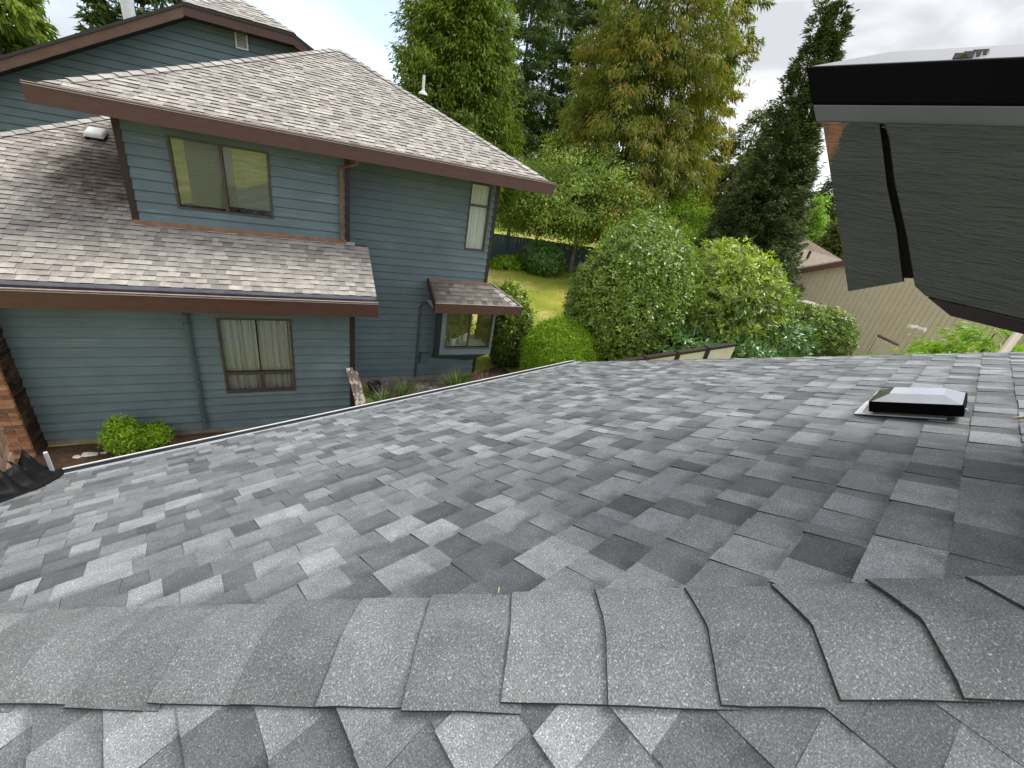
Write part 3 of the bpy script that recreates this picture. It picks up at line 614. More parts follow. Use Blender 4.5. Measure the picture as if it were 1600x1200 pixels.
sc_ = MB().lathe((0, 0, 0), [(0, .006), (.006, .005), (.008, 0), (.008, -.004)], 8); R3 = PA(vx0+.05, vy1-.002, .05)
obj('screw', np.array(sc_.v)*1.2+R3, sc_.f, M['galv'], VT)
# bits lying on the roof
def sliver(name, px, py, ln, wd, ang, mat, label, cat, pl='A'):
    q = ray(px, py); n_ = np.array([0, sin(SL), cos(SL)]); t = (ZA*cos(SL)+.022 if cat == 'twig' else ZA*cos(SL)+.008)/(q@n_); p = q*t
    a = np.array([cos(ang), sin(ang)*cos(SL), -sin(ang)*sin(SL)]); b = np.cross(n_, a); m = MB()
    m.hexa([p-a*ln/2-b*wd*.2, p+a*ln/2-b*wd*.1, p+a*ln/2+b*wd*.1, p-a*ln/2+b*wd*.3, p-a*ln*.4-b*wd*.2+n_*wd*.5, p+a*ln*.3-b*wd*.3+n_*wd*.7, p+a*ln*.3+b*wd*.3+n_*wd*.7, p-a*ln*.4+b*wd*.2+n_*wd*.5])
    o = m.build(name, mat, origin=tuple(p)); tag(o, label, cat)
M['straw'] = simple('straw', (.55, .46, .22), .8, .2, 40); M['chipwood'] = simple('wood_chip_tan', (.55, .43, .30), .8, .2, 30)
sliver('twig', 780, 922, .021, .006, .7, M['straw'], 'tiny straw coloured twig lying by the hip caps', 'twig')
sliver('wood_chip', 1594, 655, .05, .02, -1.0, M['chipwood'], 'pale wood chip on the shingles right of the black roof vent', 'wood chip')

# ================================================================== neighbour's teal house (local frame u, w, z)
HO = np.array([.77, 9.0, -5.35])
HN = thing('teal_house', 'teal lap-sided two-storey house with brown fascias and weathered tan shingle roofs', 'house', tuple(HO), rz=UA, world=tuple(house(*HO)))
EX = .17
def cut(rect, holes):     # rect u0,u1,z0,z1 minus holes -> rects
    out_ = [rect]
    for h in holes:
        nx = []
        for (a, b, c, d) in out_:
            if h[0] >= b or h[1] <= a or h[2] >= d or h[3] <= c: nx.append((a, b, c, d)); continue
            if h[0]-a > .01: nx.append((a, h[0], c, d))
            if b-h[1] > .01: nx.append((h[1], b, c, d))
            a2, b2 = max(a, h[0]), min(b, h[1])
            if h[2]-c > .012: nx.append((a2, b2, c, h[2]))
            if d-h[3] > .012: nx.append((a2, b2, h[3], d))
        out_ = nx
    return out_
def wall_boards(w, u0, u1, z0, z1, holes, parent, urange=None, e=EX, mat='teal'):
    back = MB()
    for (a, b, c, d) in cut((u0, u1, z0-.02, z1), holes): back.box((a, w, c), (b, w+.10, d))
    wall_o = back.build('wall', M['teal_dark'], parent); z = z0
    while z < z1-.02:
        zt_ = min(z+e, z1); a0, b0 = u0, u1
        if urange: a0, b0 = urange(z+e*.5); a0 = max(a0, u0); b0 = min(b0, u1)
        if b0-a0 > .05:
            for (a, b, c, d) in cut((a0, b0, z, zt_), holes):
                # split long runs at butt joints
                js = [a, b]
                if b-a > 2.6 and c == z and rg.random() < .35: js = [a, a+(b-a)*rg.uniform(.3, .7), b]
                for q in range(len(js)-1):
                    s, t = js[q]+(.0015 if q else 0), js[q+1]; k1 = .036-.020*(c-z)/e; k2 = .036-.029*min(1, (d-z)/e); dd_ = d-(.014 if abs(d-zt_) < 1e-6 else 0)
                    MB().hexa([(s, w-k1, c), (t, w-k1, c), (t, w-.001, c), (s, w-.001, c), (s, w-k2, dd_), (t, w-k2, dd_), (t, w-.001, dd_), (s, w-.001, dd_)]).build('siding_board', M[mat], wall_o)
        z += e
    return wall_o
# --- windows
def window(w, u0, u1, z0, z1, style, label=None):
    f = MB(); t = .035; wo = w-.035
    f.box((u0, wo, z0), (u0+t, w+.05, z1)); f.box((u1-t, wo, z0), (u1, w+.05, z1)); f.box((u0+t, wo, z0), (u1-t, w+.05, z0+t)); f.box((u0+t, wo, z1-t), (u1-t, w+.05, z1))
    um = (u0+u1)/2
    if style == 'slider': f.box((um-.022, wo+.008, z0+t), (um+.022, w+.045, z1-t))
    if style == 'awning':
        zm = z0+(z1-z0)*.27; f.box((u0+t, wo+.006, zm-.025), (u1-t, w+.045, zm+.025)); f.box((um-.02, wo+.008, z0+t), (um+.02, w+.045, zm-.025))
        f.box((u0+t, wo+.012, z0+t), (um-.02, wo+.03, z0+t+.025)); f.box((um+.02, wo+.012, z0+t), (u1-t, wo+.03, z0+t+.025))
    if style == 'tall': zm = z1-(z1-z0)*.32; f.box((u0+t, wo+.006, zm-.025), (u1-t, w+.045, zm+.025))
    W_ = f.build('window', M['winframe'], HN)
    if label: W_['label'] = label
    gm = M['glass_tint'] if style == 'slider' else M['glass']
    pn = [(u0+t, u1-t, z0+t, z1-t)]
    if style == 'slider': pn = [(u0+t, um-.022, z0+t, z1-t), (um+.022, u1-t, z0+t, z1-t)]
    if style == 'awning': pn = [(u0+t, u1-t, zm+.025, z1-t), (u0+t, um-.02, z0+t+.025, zm-.025), (um+.02, u1-t, z0+t+.025, zm-.025)]
    if style == 'tall': pn = [(u0+t, u1-t, z0+t, zm-.025), (u0+t, u1-t, zm+.025, z1-t)]
    for i, (a, b, c, d) in enumerate(pn): MB().box((a, w+.002+.012*(i % 2), c), (b, w+.006+.012*(i % 2), d)).build('pane', gm, W_)
    r = MB(); D = .9   # room box behind
    r.box((u0-.2, w+.10+D, z0-.3), (u1+.2, w+.13+D, z1+.1)); r.box((u0-.22, w+.10, z0-.3), (u0-.2, w+.1+D, z1+.1)); r.box((u1+.2, w+.10, z0-.3), (u1+.22, w+.1+D, z1+.1)); r.box((u0-.2, w+.10, z0-.32), (u1+.2, w+.1+D, z0-.3)); r.box((u0-.2, w+.10, z1+.1), (u1+.2, w+.1+D, z1+.12))
    r.build('room', M['dark'], W_)
    if style in ('awning', 'tall'):
        mt = M['curtain'] if style == 'awning' else M['lace']
        for (a, b) in ([(u0+.01, um-.015), (um+.015, u1-.01)] if style == 'awning' else [(u0+.01, u1-.01)]):
            n = int((b-a)*110); V = []; ph = rg.random()*6
            for i in range(n+1):
                s = i/n; uu = a+(b-a)*s; am = .042 if style == 'awning' else .014
                d_ = am*(sin(s*(b-a)*62+ph+1.2*sin(s*9+ph))+.4*sin(s*(b-a)*118+2*ph)); V += [(uu, w+.055+am+d_, z0-.05), (uu+.004*sin(s*40), w+.055+am+d_*.8, z1+.03)]
            obj('curtain', V, [(2*i, 2*i+2, 2*i+3, 2*i+1) for i in range(n)], mt, W_, smooth=True)
    if style == 'slider':
        bl = MB(); 
        for (a, b, zb) in ((u0+.05, um-.03, z0+.10), (um+.03, u1-.05, z0+.15)):
            z = z1-.04
            while z > zb: bl.hexa([(a, w+.030, z-.012), (b, w+.030, z-.012), (b, w+.0405, z+.010), (a, w+.0405, z+.010), (a, w+.0285, z-.011), (b, w+.0285, z-.011), (b, w+.039, z+.011), (a, w+.039, z+.011)]); z -= .026
            bl.box((a, w+.028, zb-.03), (b, w+.048, zb-.012))
        bl.build('blind', M['blind'], W_)
    return W_
# --- lower front wall
W1, W2, W3, W4 = 8.307, 9.35, 10.10, 15.0
hole1 = (-1.50, -.335, -4.47, -2.97); hole2 = (-1.985, -.55, -1.39, -.285); hole3 = (3.45, 3.98, -1.725, -.21)
wall_boards(W1, -5.0, .675, -5.22, -2.50, [hole1], HN)
wall_boards(W2, -2.54, .685, -1.675, -.10, [hole2], HN)
wall_boards(W3, .77, 4.085, -5.12, -.10, [hole3, (3.0, 4.085, -4.22, -3.10)], HN)
lev = 2.29; gl0, gl1 = -2.337, -.092
gw = lambda z: (gl0-(lev-.22-z)/.535 if z < lev-.2 else gl0+.1, gl1+(lev-.22-z)/.48 if z < lev-.2 else gl1-.1)
back = MB(); back.prism([(-9, W4, -1.5), (2.2, W4, -1.5), (2.2, W4, 1.2), (.9, W4, 1.6), (gl1, W4, lev-.06), (gl0, W4, lev-.06), (-9, W4, -1.3)], (0, .1, 0)); bw = back.build('wall', M['teal_dark'], HN)
z = -1.45
while z < lev-.1:
    a, b = gw(z); a = max(a-.35, -9); b = min(b+.35, 2.2)
    js = [a, a+(b-a)*rg.uniform(.3, .7), b]
    for q in range(2):
        if js[q+1]-js[q] > .1:
            k1, k2 = .036, .007; s, t = js[q], js[q+1]-.002
            MB().hexa([(s, W4-k1, z), (t, W4-k1, z), (t, W4-.001, z), (s, W4-.001, z), (s, W4-k2, z+EX-.017), (t, W4-k2, z+EX-.017), (t, W4-.001, z+EX-.017), (s, W4-.001, z+EX-.017)]).build('siding_board', M['teal'], bw)
    z += EX
# side and return walls
sd = MB(); sd.box((.68, W1+.1, -5.4), (.765, W3+.3, -2.5)); sd.box((-2.63, W2+.1, -2.6), (-2.55, 13.4, -.1)); sd.box((.69, W2+.1, -1.9), (.76, W3+.1, -.1)); sd.box((4.09, W3+.1, -5.4), (4.165, 17, -4.25)); sd.box((4.09, W3+.1, -3.05), (4.165, 17, -.1)); sd.box((4.09, W3+.7, -4.25), (4.165, 17, -3.05)); sd.box((.8, 17, -5.4), (4.16, 17.1, -.1)); sd.box((-9, W1+.12, -5.4), (-5.0, W1+.2, -2.5))
sd.build('side_wall', M['teal_dark'], HN)
fo = MB(); fo.box((-5.0, W1+.012, -5.5), (.76, W1+.1, -5.225)); fo.box((.77, W3+.012, -5.5), (4.16, W3+.1, -5.125)); fo.build('foundation', M['concrete'], HN)
for (u0, u1, w, z0, z1, m) in ((.675, .772, W1, -5.25, -2.5, 'brown_dark'), (-2.635, -2.54, W2, -1.70, -.1, 'brown_dark'), (.685, .775, W2, -1.66, -.1, 'brown_dark'), (4.085, 4.175, W3, -5.12, -.1, 'brown_dark')):
    MB().box((u0, w-.032, z0), (u1, w+.10, z1)).build('corner_trim', M[m], HN)
window(W1, *hole1, 'awning', 'ground floor window with pleated curtains and small sliding panes below')
window(W2, *hole2, 'slider', 'upper sliding window with drawn blinds'); window(W3, *hole3, 'tall', 'narrow upper window with lace curtain at the house corner')
# gable louvre
lv = MB(); a, b, c, d = -1.42, -1.15, 1.77, 2.20
lv.box((a, W4-.06, c), (a+.03, W4-.02, d)); lv.box((b-.03, W4-.06, c), (b, W4-.02, d)); lv.box((a+.03, W4-.06, c), (b-.03, W4-.02, c+.03)); lv.box((a+.03, W4-.06, d-.03), (b-.03, W4-.02, d))
lo_ = lv.build('gable_vent', M['white'], HN)
z = c+.035
while z < d-.05:
    MB().hexa([(a+.03, W4-.055, z), (b-.03, W4-.055, z), (b-.03, W4-.03, z+.02), (a+.03, W4-.03, z+.02), (a+.03, W4-.055, z+.004), (b-.03, W4-.055, z+.004), (b-.03, W4-.03, z+.024), (a+.03, W4-.03, z+.024)]).build('slat', M['white_metal'], lo_); z += .035
# --- roofs
SLn = (0, -sin(SL), cos(SL)); SLb = (0, cos(SL), sin(SL))
def roof_slab(name, faces, th=.10):
    m = MB()
    for p in faces: m.prism([np.array(q)-np.array([0, 0, .012]) for q in p], (0, 0, -th))
    return m.build(name, M['old_edge'], HN)
loc = lambda c: inframe(np.asarray(c), 10, True)
# lower roof
LE, LZ = 7.87, -2.35; rl = lambda w: LZ+TN*(w-LE)
low = roof_slab('lower_roof', [[(-8.2, LE, LZ), (1.10, LE, LZ), (1.10, 9.3, rl(9.3)), (-8.2+1.43, 9.3, rl(9.3))], [(-8.2+1.43, 9.3, rl(9.3)), (-2.6, 9.3, rl(9.3)), (-2.6, 13.45, rl(13.45))]])
yy = lambda w: (w-LE)/cos(SL)
pcL = shingles((0, LE, LZ-.004), (1, 0, 0), SLb, SLn, [(-8.2, 0), (1.11, 0), (1.11, yy(13.4)), (-2.63, yy(13.4))], rg, expo=.124, tabw=(.10, .24), slot=(.08, .20), ht=.016, hs=.008, tone_t=(.35, 1), tone_s=(.0, .7),
               holes=[(-2.58, 2, yy(9.34), 99), (-9, -5.4, -1, 99)])
pcL = [p for p in pcL if not (p[5][0] > .76 and p[5][1] > 9.22)]
pcL = [p for p in pcL if loc(p[5]) or p[5][0] > -6]
lay(pcL, [M['old_shingle'], M['old_edge']], low, 300, visible=loc)
def hip_caps(parent, A, B, step=.21, wd=.14, mat='old_cap', drop=None, side=(1, 0, 0)):
    A = np.array(A, float); B = np.array(B, float); Ln = np.linalg.norm(B-A); d = (B-A)/Ln; s = np.cross(d, (0, 0, 1.)); s /= np.linalg.norm(s); n = int(Ln/step)
    for i in range(n):
        p = A+d*(i*step); q = p+d*(step+.03); t_ = rg.random(); V = []
        for (c, h) in ((p, .030), (q, .014)):
            for x in (-wd, -.03, .03, wd): V.append(c+s*(x+rg.normal(0, .004))+np.array([0, 0, h-abs(x)*.32]))
        V += [v-np.array([0, 0, .014]) for v in V]
        Fc = [(0, 1, 5, 4), (1, 2, 6, 5), (2, 3, 7, 6), (0, 8, 9, 1), (1, 9, 10, 2), (2, 10, 11, 3), (0, 4, 12, 8), (3, 11, 15, 7)]
        obj('cap_shingle', V, Fc, [M[mat], M['old_edge']], parent, mi=[0, 0, 0, 1, 1, 1, 1, 1], attrs={'tone': [t_]*16, 'vv': [0]*16})
hip_caps(low, (-6.2, 9.85, rl(9.85)), (-2.7, 13.35, rl(13.35)))
MB().hexa([(-2.62, W2-.10, rl(W2-.10)+.010), (.70, W2-.10, rl(W2-.10)+.010), (.70, W2-.02, rl(W2)+.012), (-2.62, W2-.02, rl(W2)+.012), (-2.62, W2-.10, rl(W2-.10)+.013), (.70, W2-.10, rl(W2-.10)+.013), (.70, W2-.024, rl(W2)+.03), (-2.62, W2-.024, rl(W2)+.03)]).build('wall_flashing', M['rust'], low)
def gutter(u0, u1, w0, z_rim, z_bot, parent=HN, wd=.14, dep=.09, endl=True):
    g = MB(); g.box((u0, w0, z_bot), (u1, w0+.03, z_rim-.008)); g.box((u0, w0+.03, z_rim-dep-.01), (u1, w0+wd, z_rim-dep)); g.box((u0, w0+wd, z_bot), (u1, w0+wd+.03, z_rim+.01))
    g.box((u0-.025, w0, z_bot), (u0, w0+wd+.06, z_rim-.008)); g.box((u1, w0, z_bot), (u1+.025, w0+wd+.06, z_rim-.008))
    o = g.build('fascia', M['brown'], parent)
    MB().box((u0-.025, w0-.004, z_rim-.008), (u1+.025, w0+.022, z_rim+.003)).build('gutter_rim', M['rim'], o)
    MB().box((u0-.025, w0-.008, z_rim-.034), (u1+.025, w0, z_rim-.024)).build('gutter_lip', M['rim'], o)
    MB().box((u0, w0+.031, z_rim-dep), (u1, w0+wd-.001, z_rim-dep+.004)).build('gutter_liner', M['gutter_in'], o); return o
gutter(-4.10, 1.10, 7.72, -2.42, -2.70, dep=.035)
MB().hexa([(.85, 7.76, -2.50), (1.09, 7.76, -2.50), (1.09, 7.86, -2.50), (.95, 7.86, -2.50), (.98, 7.76, -2.475), (1.09, 7.76, -2.455), (1.09, 7.86, -2.455), (1.0, 7.86, -2.475)]).build('needle_litter', M['rust'], HN)
sfm = MB(); sfm.box((-5, 7.89, -2.69), (1.10, W1, -2.66)); sfm.prism([(1.07, 7.89, -2.69), (1.07, 7.89, -2.40), (1.07, 9.3, rl(9.3)-.11), (1.07, 9.3, rl(9.3)-.30)], (.03, 0, 0)); sfm.build('soffit', M['brown_dark'], HN)
MB().box((-4.10, LE-.010, LZ-.115), (1.10, LE-.002, LZ-.008)).build('eave_apron', M['gutter_in'], HN)
# upper roof
UEv, UZ = 8.70, .06; ap = np.array([.84, 13.0, UZ+TN*4.3]); UL, UR_ = -3.24, 4.80
ru = roof_slab('upper_roof', [[(UL, UEv, UZ), (UR_, UEv, UZ), tuple(ap)], [(UR_, UEv, UZ), (UR_, 17.3, UZ), tuple(ap)], [(UL, 17.3, UZ), (UL, UEv, UZ), tuple(ap)], [(UR_, 17.3, UZ), (UL, 17.3, UZ), tuple(ap)]])
pcU = shingles((0, UEv, UZ-.004), (1, 0, 0), SLb, SLn, [(UL, 0), (UR_, 0), (ap[0], 4.3/cos(SL))], rg, expo=.124, tabw=(.10, .24), slot=(.08, .20), ht=.017, hs=.008, tone_t=(.25, .95), tone_s=(0, .6))
lay(pcU, [M['old_shingle'], M['old_edge']], ru, 0, rest='roof_shingles')
hip_caps(ru, (UL+.30, UEv+.32, UZ+.14), tuple(ap)); hip_caps(ru, (UR_-.25, UEv+.27, UZ+.12), tuple(ap))
gutter(UL, UR_-.03, 8.60, .085, -.165, wd=.11, dep=.06)
so_ = MB(); so_.box((UL, 8.75, -.15), (UR_-.03, 17.2, -.12)); so_.build('soffit', M['brown_dark'], HN)
# back gable: fascias and clipped roof
FW = 14.4
def fas(a, b, h=.25, m='brown_warm'):
    (u0, z0), (u1, z1) = a, b; MB().prism([(u0, FW, z0), (u1, FW, z1), (u1, FW, z1-h), (u0, FW, z0-h)], (0, .05, 0)).build('rake_fascia', M[m], HN)
fas((-9, lev-.535*(gl0+9)), (gl0, lev)); fas((gl0, lev), (gl1, lev), .22, 'brown'); fas((gl1, lev), (2.0, lev-.48*(2.0-gl1)), .24, 'brown')
aw = 15.6; az_ = lev+.6
rb = roof_slab('gable_roof', [[(-9.05, FW-.03, lev-.535*(gl0+9.05)+.012), (gl0, FW-.03, lev+.012), (-1.2, aw, az_), (-1.2, 24, az_), (-9.05, 24, lev-.535*(gl0+9.05)+.03)], [(gl1, FW-.03, lev+.03), (2.05, FW-.03, lev-.48*(2.05-gl1)+.03), (2.05, 24, lev-.48*(2.05-gl1)+.03), (-1.2, 24, az_), (-1.2, aw, az_)], [(gl0, FW-.03, lev+.03), (gl1, FW-.03, lev+.03), (-1.2, aw, az_)]], .06)
js_ = atan2(az_-lev-.03, aw-FW+.03); jb = (0, cos(js_), sin(js_)); jn = (0, -sin(js_), cos(js_))
pcJ = shingles((0, FW-.04, lev+.026), (1, 0, 0), jb, jn, [(gl0, 0), (gl1, 0), (-1.2, (aw-FW+.03)/cos(js_))], rg, expo=.14, tabw=(.12, .3), slot=(.1, .25), ht=.012, hs=.005)
lay(pcJ, [M['old_shingle'], M['old_edge']], rb, 0, rest='roof_shingles')
hip_caps(rb, (gl1-.05, FW+.05, lev+.05), (-1.2, aw, az_)); hip_caps(rb, (gl0+.05, FW+.05, lev+.05), (-1.2, aw, az_))
gs = MB(); gs.prism([(-9, FW+.05, lev-.535*(gl0+9)-.2), (gl0, FW+.05, lev-.2), (gl1, FW+.05, lev-.2), (2.0, FW+.05, lev-.48*(2.0-gl1)-.2), (2.0, FW+.05, lev-.48*(2.0-gl1)-.18), (gl1, FW+.05, lev-.18), (gl0, FW+.05, lev-.18), (-9, FW+.05, lev-.535*(gl0+9)-.18)], (0, .6, 0)); gs.build('soffit', M['brown_dark'], HN)
fl = MB(); fl.tube([(-3.95, 17, 1.2), (-3.95, 17, 3.4)], .14, 12); fl.build('flue_pipe', M['galv'], HN)
# white vent and pipe vent on the roofs
def RL(u, w, h): return np.array([u, w, rl(w)])+np.array(SLn)*h
wv = MB(); wv.hexa([RL(-3.72, 11.52, .05), RL(-3.40, 11.52, .05), RL(-3.40, 11.84, .03), RL(-3.72, 11.84, .03), RL(-3.69, 11.56, .13), RL(-3.43, 11.56, .13), RL(-3.43, 11.84, .10), RL(-3.69, 11.84, .10)])
wv_o = bevel(wv.build('roof_vent', M['white_metal'], low), .03, 3); 
MB().hexa([RL(-3.70, 11.55, 0), RL(-3.42, 11.55, 0), RL(-3.42, 11.82, 0), RL(-3.70, 11.82, 0), RL(-3.70, 11.55, .055), RL(-3.42, 11.55, .055), RL(-3.42, 11.82, .055), RL(-3.70, 11.82, .055)]).build('vent_throat', M['dark'], low)
pv = np.array([2.588, 11.72, UZ+TN*(11.72-UEv)]); pm = MB(); pm.tube([pv, pv+(0, 0, .34)], .03, 10); pm.lathe(pv, [(.11, -.04), (.09, .0), (.045, .03), (.034, .06)], 12); pm.build('vent_pipe', M['galv'], ru)
# downspouts, conduit, meter box
def spout(pts, mat, r=.036): m = MB(); m.tube(pts, r, 6); return m.build('downspout', M[mat], HN, smooth=False)
spout([(.86, 8.78, -.10), (.86, 8.85, -.22), (.70, 9.18, -.30), (.62, W2-.07, -.36), (.62, W2-.07, -1.64)], 'copper')
spout([(-1.905, 7.92, -2.66), (-1.905, 8.1, -2.78), (-1.905, W1-.07, -2.92), (-1.915, W1-.07, -5.0), (-1.915, W1-.10, -5.2)], 'teal_dark', .038)
for zc_ in (-3.1, -4.2, -5.0): MB().box((-1.955, W1-.112, zc_), (-1.865, W1-.02, zc_+.03)).build('pipe_strap', M['teal_dark'], HN)
spout([(2.68, W3-.05, -3.14), (2.50, W3-.05, -3.14), (2.485, W3-.05, -3.22), (2.485, W3-.05, -5.16)], 'teal_dark', .032)
MB().box((2.56, W3-.12, -4.74), (2.76, W3-.02, -4.44)).build('utility_box', M['teal_dark'], HN)
# --- bay window on the tall wall
BW = 9.50; b0, b1 = 2.90, 4.30; zs, zt2 = -4.27, -3.05
bm = MB()
wz0, wz1, wu0, wu1 = -4.06, -3.10, 3.06, 4.21
for (a, b, c, d) in cut((b0, b1, zs, zt2), [(wu0, wu1, wz0, wz1)]): bm.box((a, BW, c), (b, BW+.05, d))
bm.box((b0, BW+.05, zs), (b0+.05, W3, zt2)); bm.box((b0+.05, BW+.05, zs), (b1, W3+.6, zs+.04)); bm.box((b1-.05, BW+.05, zs+.04), (b1, W3+.6, wz0)); bm.box((b1-.05, BW+.05, -3.12), (b1, W3+.6, zt2))
bm.hexa([(b0-.02, W3-.03, -4.62), (3.95, W3-.03, -4.72), (4.1, W3, -4.72), (b0-.02, W3, -4.62), (b0, BW+.02, zs-.005), (b1, BW+.02, zs-.005), (b1, W3, zs-.005), (b0, W3, zs-.005)])
bay = bm.build('bay_window', M['teal_dark'], HN)
z = zs
while z < zt2-.03:
    for (a, b, c, d) in cut((b0, b1, z, min(z+EX, zt2)), [(wu0-.04, wu1+.04, wz0-.04, wz1+.04)]):
        MB().hexa([(a, BW-.022, c), (b, BW-.022, c), (b, BW-.001, c), (a, BW-.001, c), (a, BW-.008, d-.006), (b, BW-.008, d-.006), (b, BW-.001, d-.006), (a, BW-.001, d-.006)]).build('siding_board', M['teal'], bay)
    z += EX
fr = MB(); t = .035
fr.box((wu0-.04, BW-.03, wz0-.04), (wu0, BW+.05, wz1+.04)); fr.box((wu1, BW-.03, wz0-.04), (wu1+.04, BW+.05, wz1+.04)); fr.box((wu0, BW-.03, wz0-.04), (wu1, BW+.05, wz0)); fr.box((wu0, BW-.03, wz1), (wu1, BW+.05, wz1+.04)); fr.box((3.615, BW-.026, wz0), (3.655, BW+.04, wz1))
fr.box((b1-.06, BW+.05, wz0), (b1-.01, BW+.10, -3.12)); fr.box((b1-.06, W3-.02, wz0), (b1-.01, W3+.03, -3.12)); fr.box((b1-.06, BW+.10, wz0), (b1-.012, W3+.6, wz0+.04))
fr.build('frame', M['winframe'], bay)
for a, b in ((wu0, 3.615), (3.655, wu1)): MB().box((a, BW+.005, wz0), (b, BW+.009, wz1)).build('pane', M['glass'], bay)
MB().box((b1-.03, BW+.10, wz0+.04), (b1-.026, W3+.55, -3.12)).build('pane', M['glass'], bay)
MB().box((b0+.05, BW+.05, wz0-.06), (b1-.06, W3+.35, wz0-.02)).build('shelf', M['sill_white'], bay)
rm = MB(); rm.box((b0-.4, W3+1.1, -4.6), (b1-.05, W3+1.15, -3.0)); rm.box((b0+.05, W3+.12, -4.6), (b0+.10, W3+1.1, -3.0)); rm.build('room', M['cream'], bay)
wc = MB(); wc.box((3.72, W3+.36, wz0-.02), (3.80, W3+.42, -3.1)); wc.box((4.0, W3+.36, wz0-.02), (4.04, W3+.42, -3.1)); wc.build('inner_trim', M['white'], bay)
# bay roof
BE = 9.24; bz = -2.86; rbz = lambda w: bz+.40*(w-BE)
br_ = MB(); br_.prism([(2.64, BE, bz), (4.80, BE, bz), (4.22, W3-.02, rbz(W3-.02)), (2.64, W3-.02, rbz(W3-.02))], (0, 0, -.06)); br_.prism([(4.80, BE, bz), (4.80, 11.4, bz), (4.22, 11.4, rbz(W3)), (4.22, W3-.02, rbz(W3-.02))], (0, 0, -.06)); bro = br_.build('bay_roof', M['old_edge'], HN)
bs = atan2(.40, 1); pcY = shingles((0, BE, bz+.006), (1, 0, 0), (0, cos(bs), sin(bs)), (0, -sin(bs), cos(bs)), [(2.64, 0), (4.78, 0), (4.24, .92), (2.64, .92)], rg, expo=.16, tabw=(.12, .3), slot=(.1, .26), ht=.012, hs=.006)
lay(pcY, [M['bay_shingle'], M['old_edge']], bro, len(pcY))
hip_caps(bro, (4.72, BE+.05, bz+.02), (4.27, W3-.08, rbz(W3-.08)), mat='old_cap', step=.19, wd=.12)
MB().box((2.64, W3-.10, rbz(W3-.1)+.012), (4.2, W3-.025, rbz(W3-.1)+.05)).build('wall_flashing', M['rust'], bro)
bf = MB(); bf.box((2.64, BE-.08, -3.06), (4.86, BE-.04, bz+.03)); bf.box((4.82, BE-.04, -3.06), (4.86, 11.4, bz+.03)); bf.prism([(2.60, BE-.08, -3.06), (2.60, BE-.08, bz+.03), (2.60, W3-.02, rbz(W3)+.03), (2.60, W3-.02, rbz(W3)-.08)], (.04, 0, 0)); MB().box((2.65, BE-.04, -3.055), (4.82, W3+.3, -3.03)).build('bay_soffit', M['white'], HN); bfo = bf.build('bay_fascia', M['brown'], HN)
rmm = MB(); rmm.box((2.60, BE-.085, bz+.031), (4.865, BE-.05, bz+.042)); rmm.box((4.83, BE-.05, bz+.031), (4.865, 11.4, bz+.042)); rmm.build('gutter_rim', M['rim'], bfo)
# small rear roof past the corner
rr_ = MB(); rr_.hexa([(4.18, 13.0, -2.55), (4.62, 13.0, -2.80), (4.62, 14.4, -2.80), (4.18, 14.4, -2.55), (4.18, 13.0, -2.30), (4.62, 13.0, -2.52), (4.62, 14.4, -2.52), (4.18, 14.4, -2.30)]); rr_.build('rear_bay_roof', M['brown'], HN)
# --- neighbour's brick chimney
NC = MB().box((-6.0, 7.912, -5.4), (-4.170, W1, 1.2)).build('chimney', M['mortar'], HN)
for r in range(32):
    z0 = -5.36+r*.077; o_ = .10 if r % 2 else 0
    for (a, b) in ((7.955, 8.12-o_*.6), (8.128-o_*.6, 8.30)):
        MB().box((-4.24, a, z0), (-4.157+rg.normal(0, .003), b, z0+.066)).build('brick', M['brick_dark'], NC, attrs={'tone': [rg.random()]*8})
    x = -4.155; ln = .20-o_
    for q in range(5):
        MB().box((x-ln, 7.900+rg.normal(0, .004), z0), (x, 7.95, z0+.066)).build('brick', M['brick_orange'], NC, attrs={'tone': [rg.random()]*8}); x -= ln+.01; ln = .20
# things in the bay window
def potted(u, w, s, label, seed):
    p = house(u, w, wz0-.02); T = thing('potted_plant', label, 'potted plant', tuple(p), 'plants on the bay window shelf'); m = MB(); m.lathe(p, [(.001, 0), (.07*s, 0), (.095*s, .17*s), (.105*s, .17*s), (.105*s, .20*s), (.085*s, .20*s), (.08*s, .16*s), (.001, .16*s)], 14); m.build('pot', M['white'], T, smooth=False)
    r_ = np.random.default_rng(seed); n = 240; pos = r_.normal(0, .09*s, (n, 3))*np.array([1, 1, .9])+np.array([0, 0, .33*s]); ax = r_.normal(0, 1, (n, 3))+np.array([0, 0, .4])
    put('leaves', cards_mesh('leaves', pos, ax, r_.normal(0, 1, (n, 3))+np.array([0, 0, 1]), np.full(n, .09*s), np.full(n, .035*s), r_.random(n), LEAF['rhodo_dark']), T)
potted(3.30, 9.72, 1.0, 'leafy plant in white pot at the left of the bay window shelf', 1); potted(3.50, 9.95, 1.05, 'leafy plant in white pot just left of the bay window mullion', 2); potted(3.74, 10.05, 1.2, 'bushy plant standing behind the bay window mullion', 3)

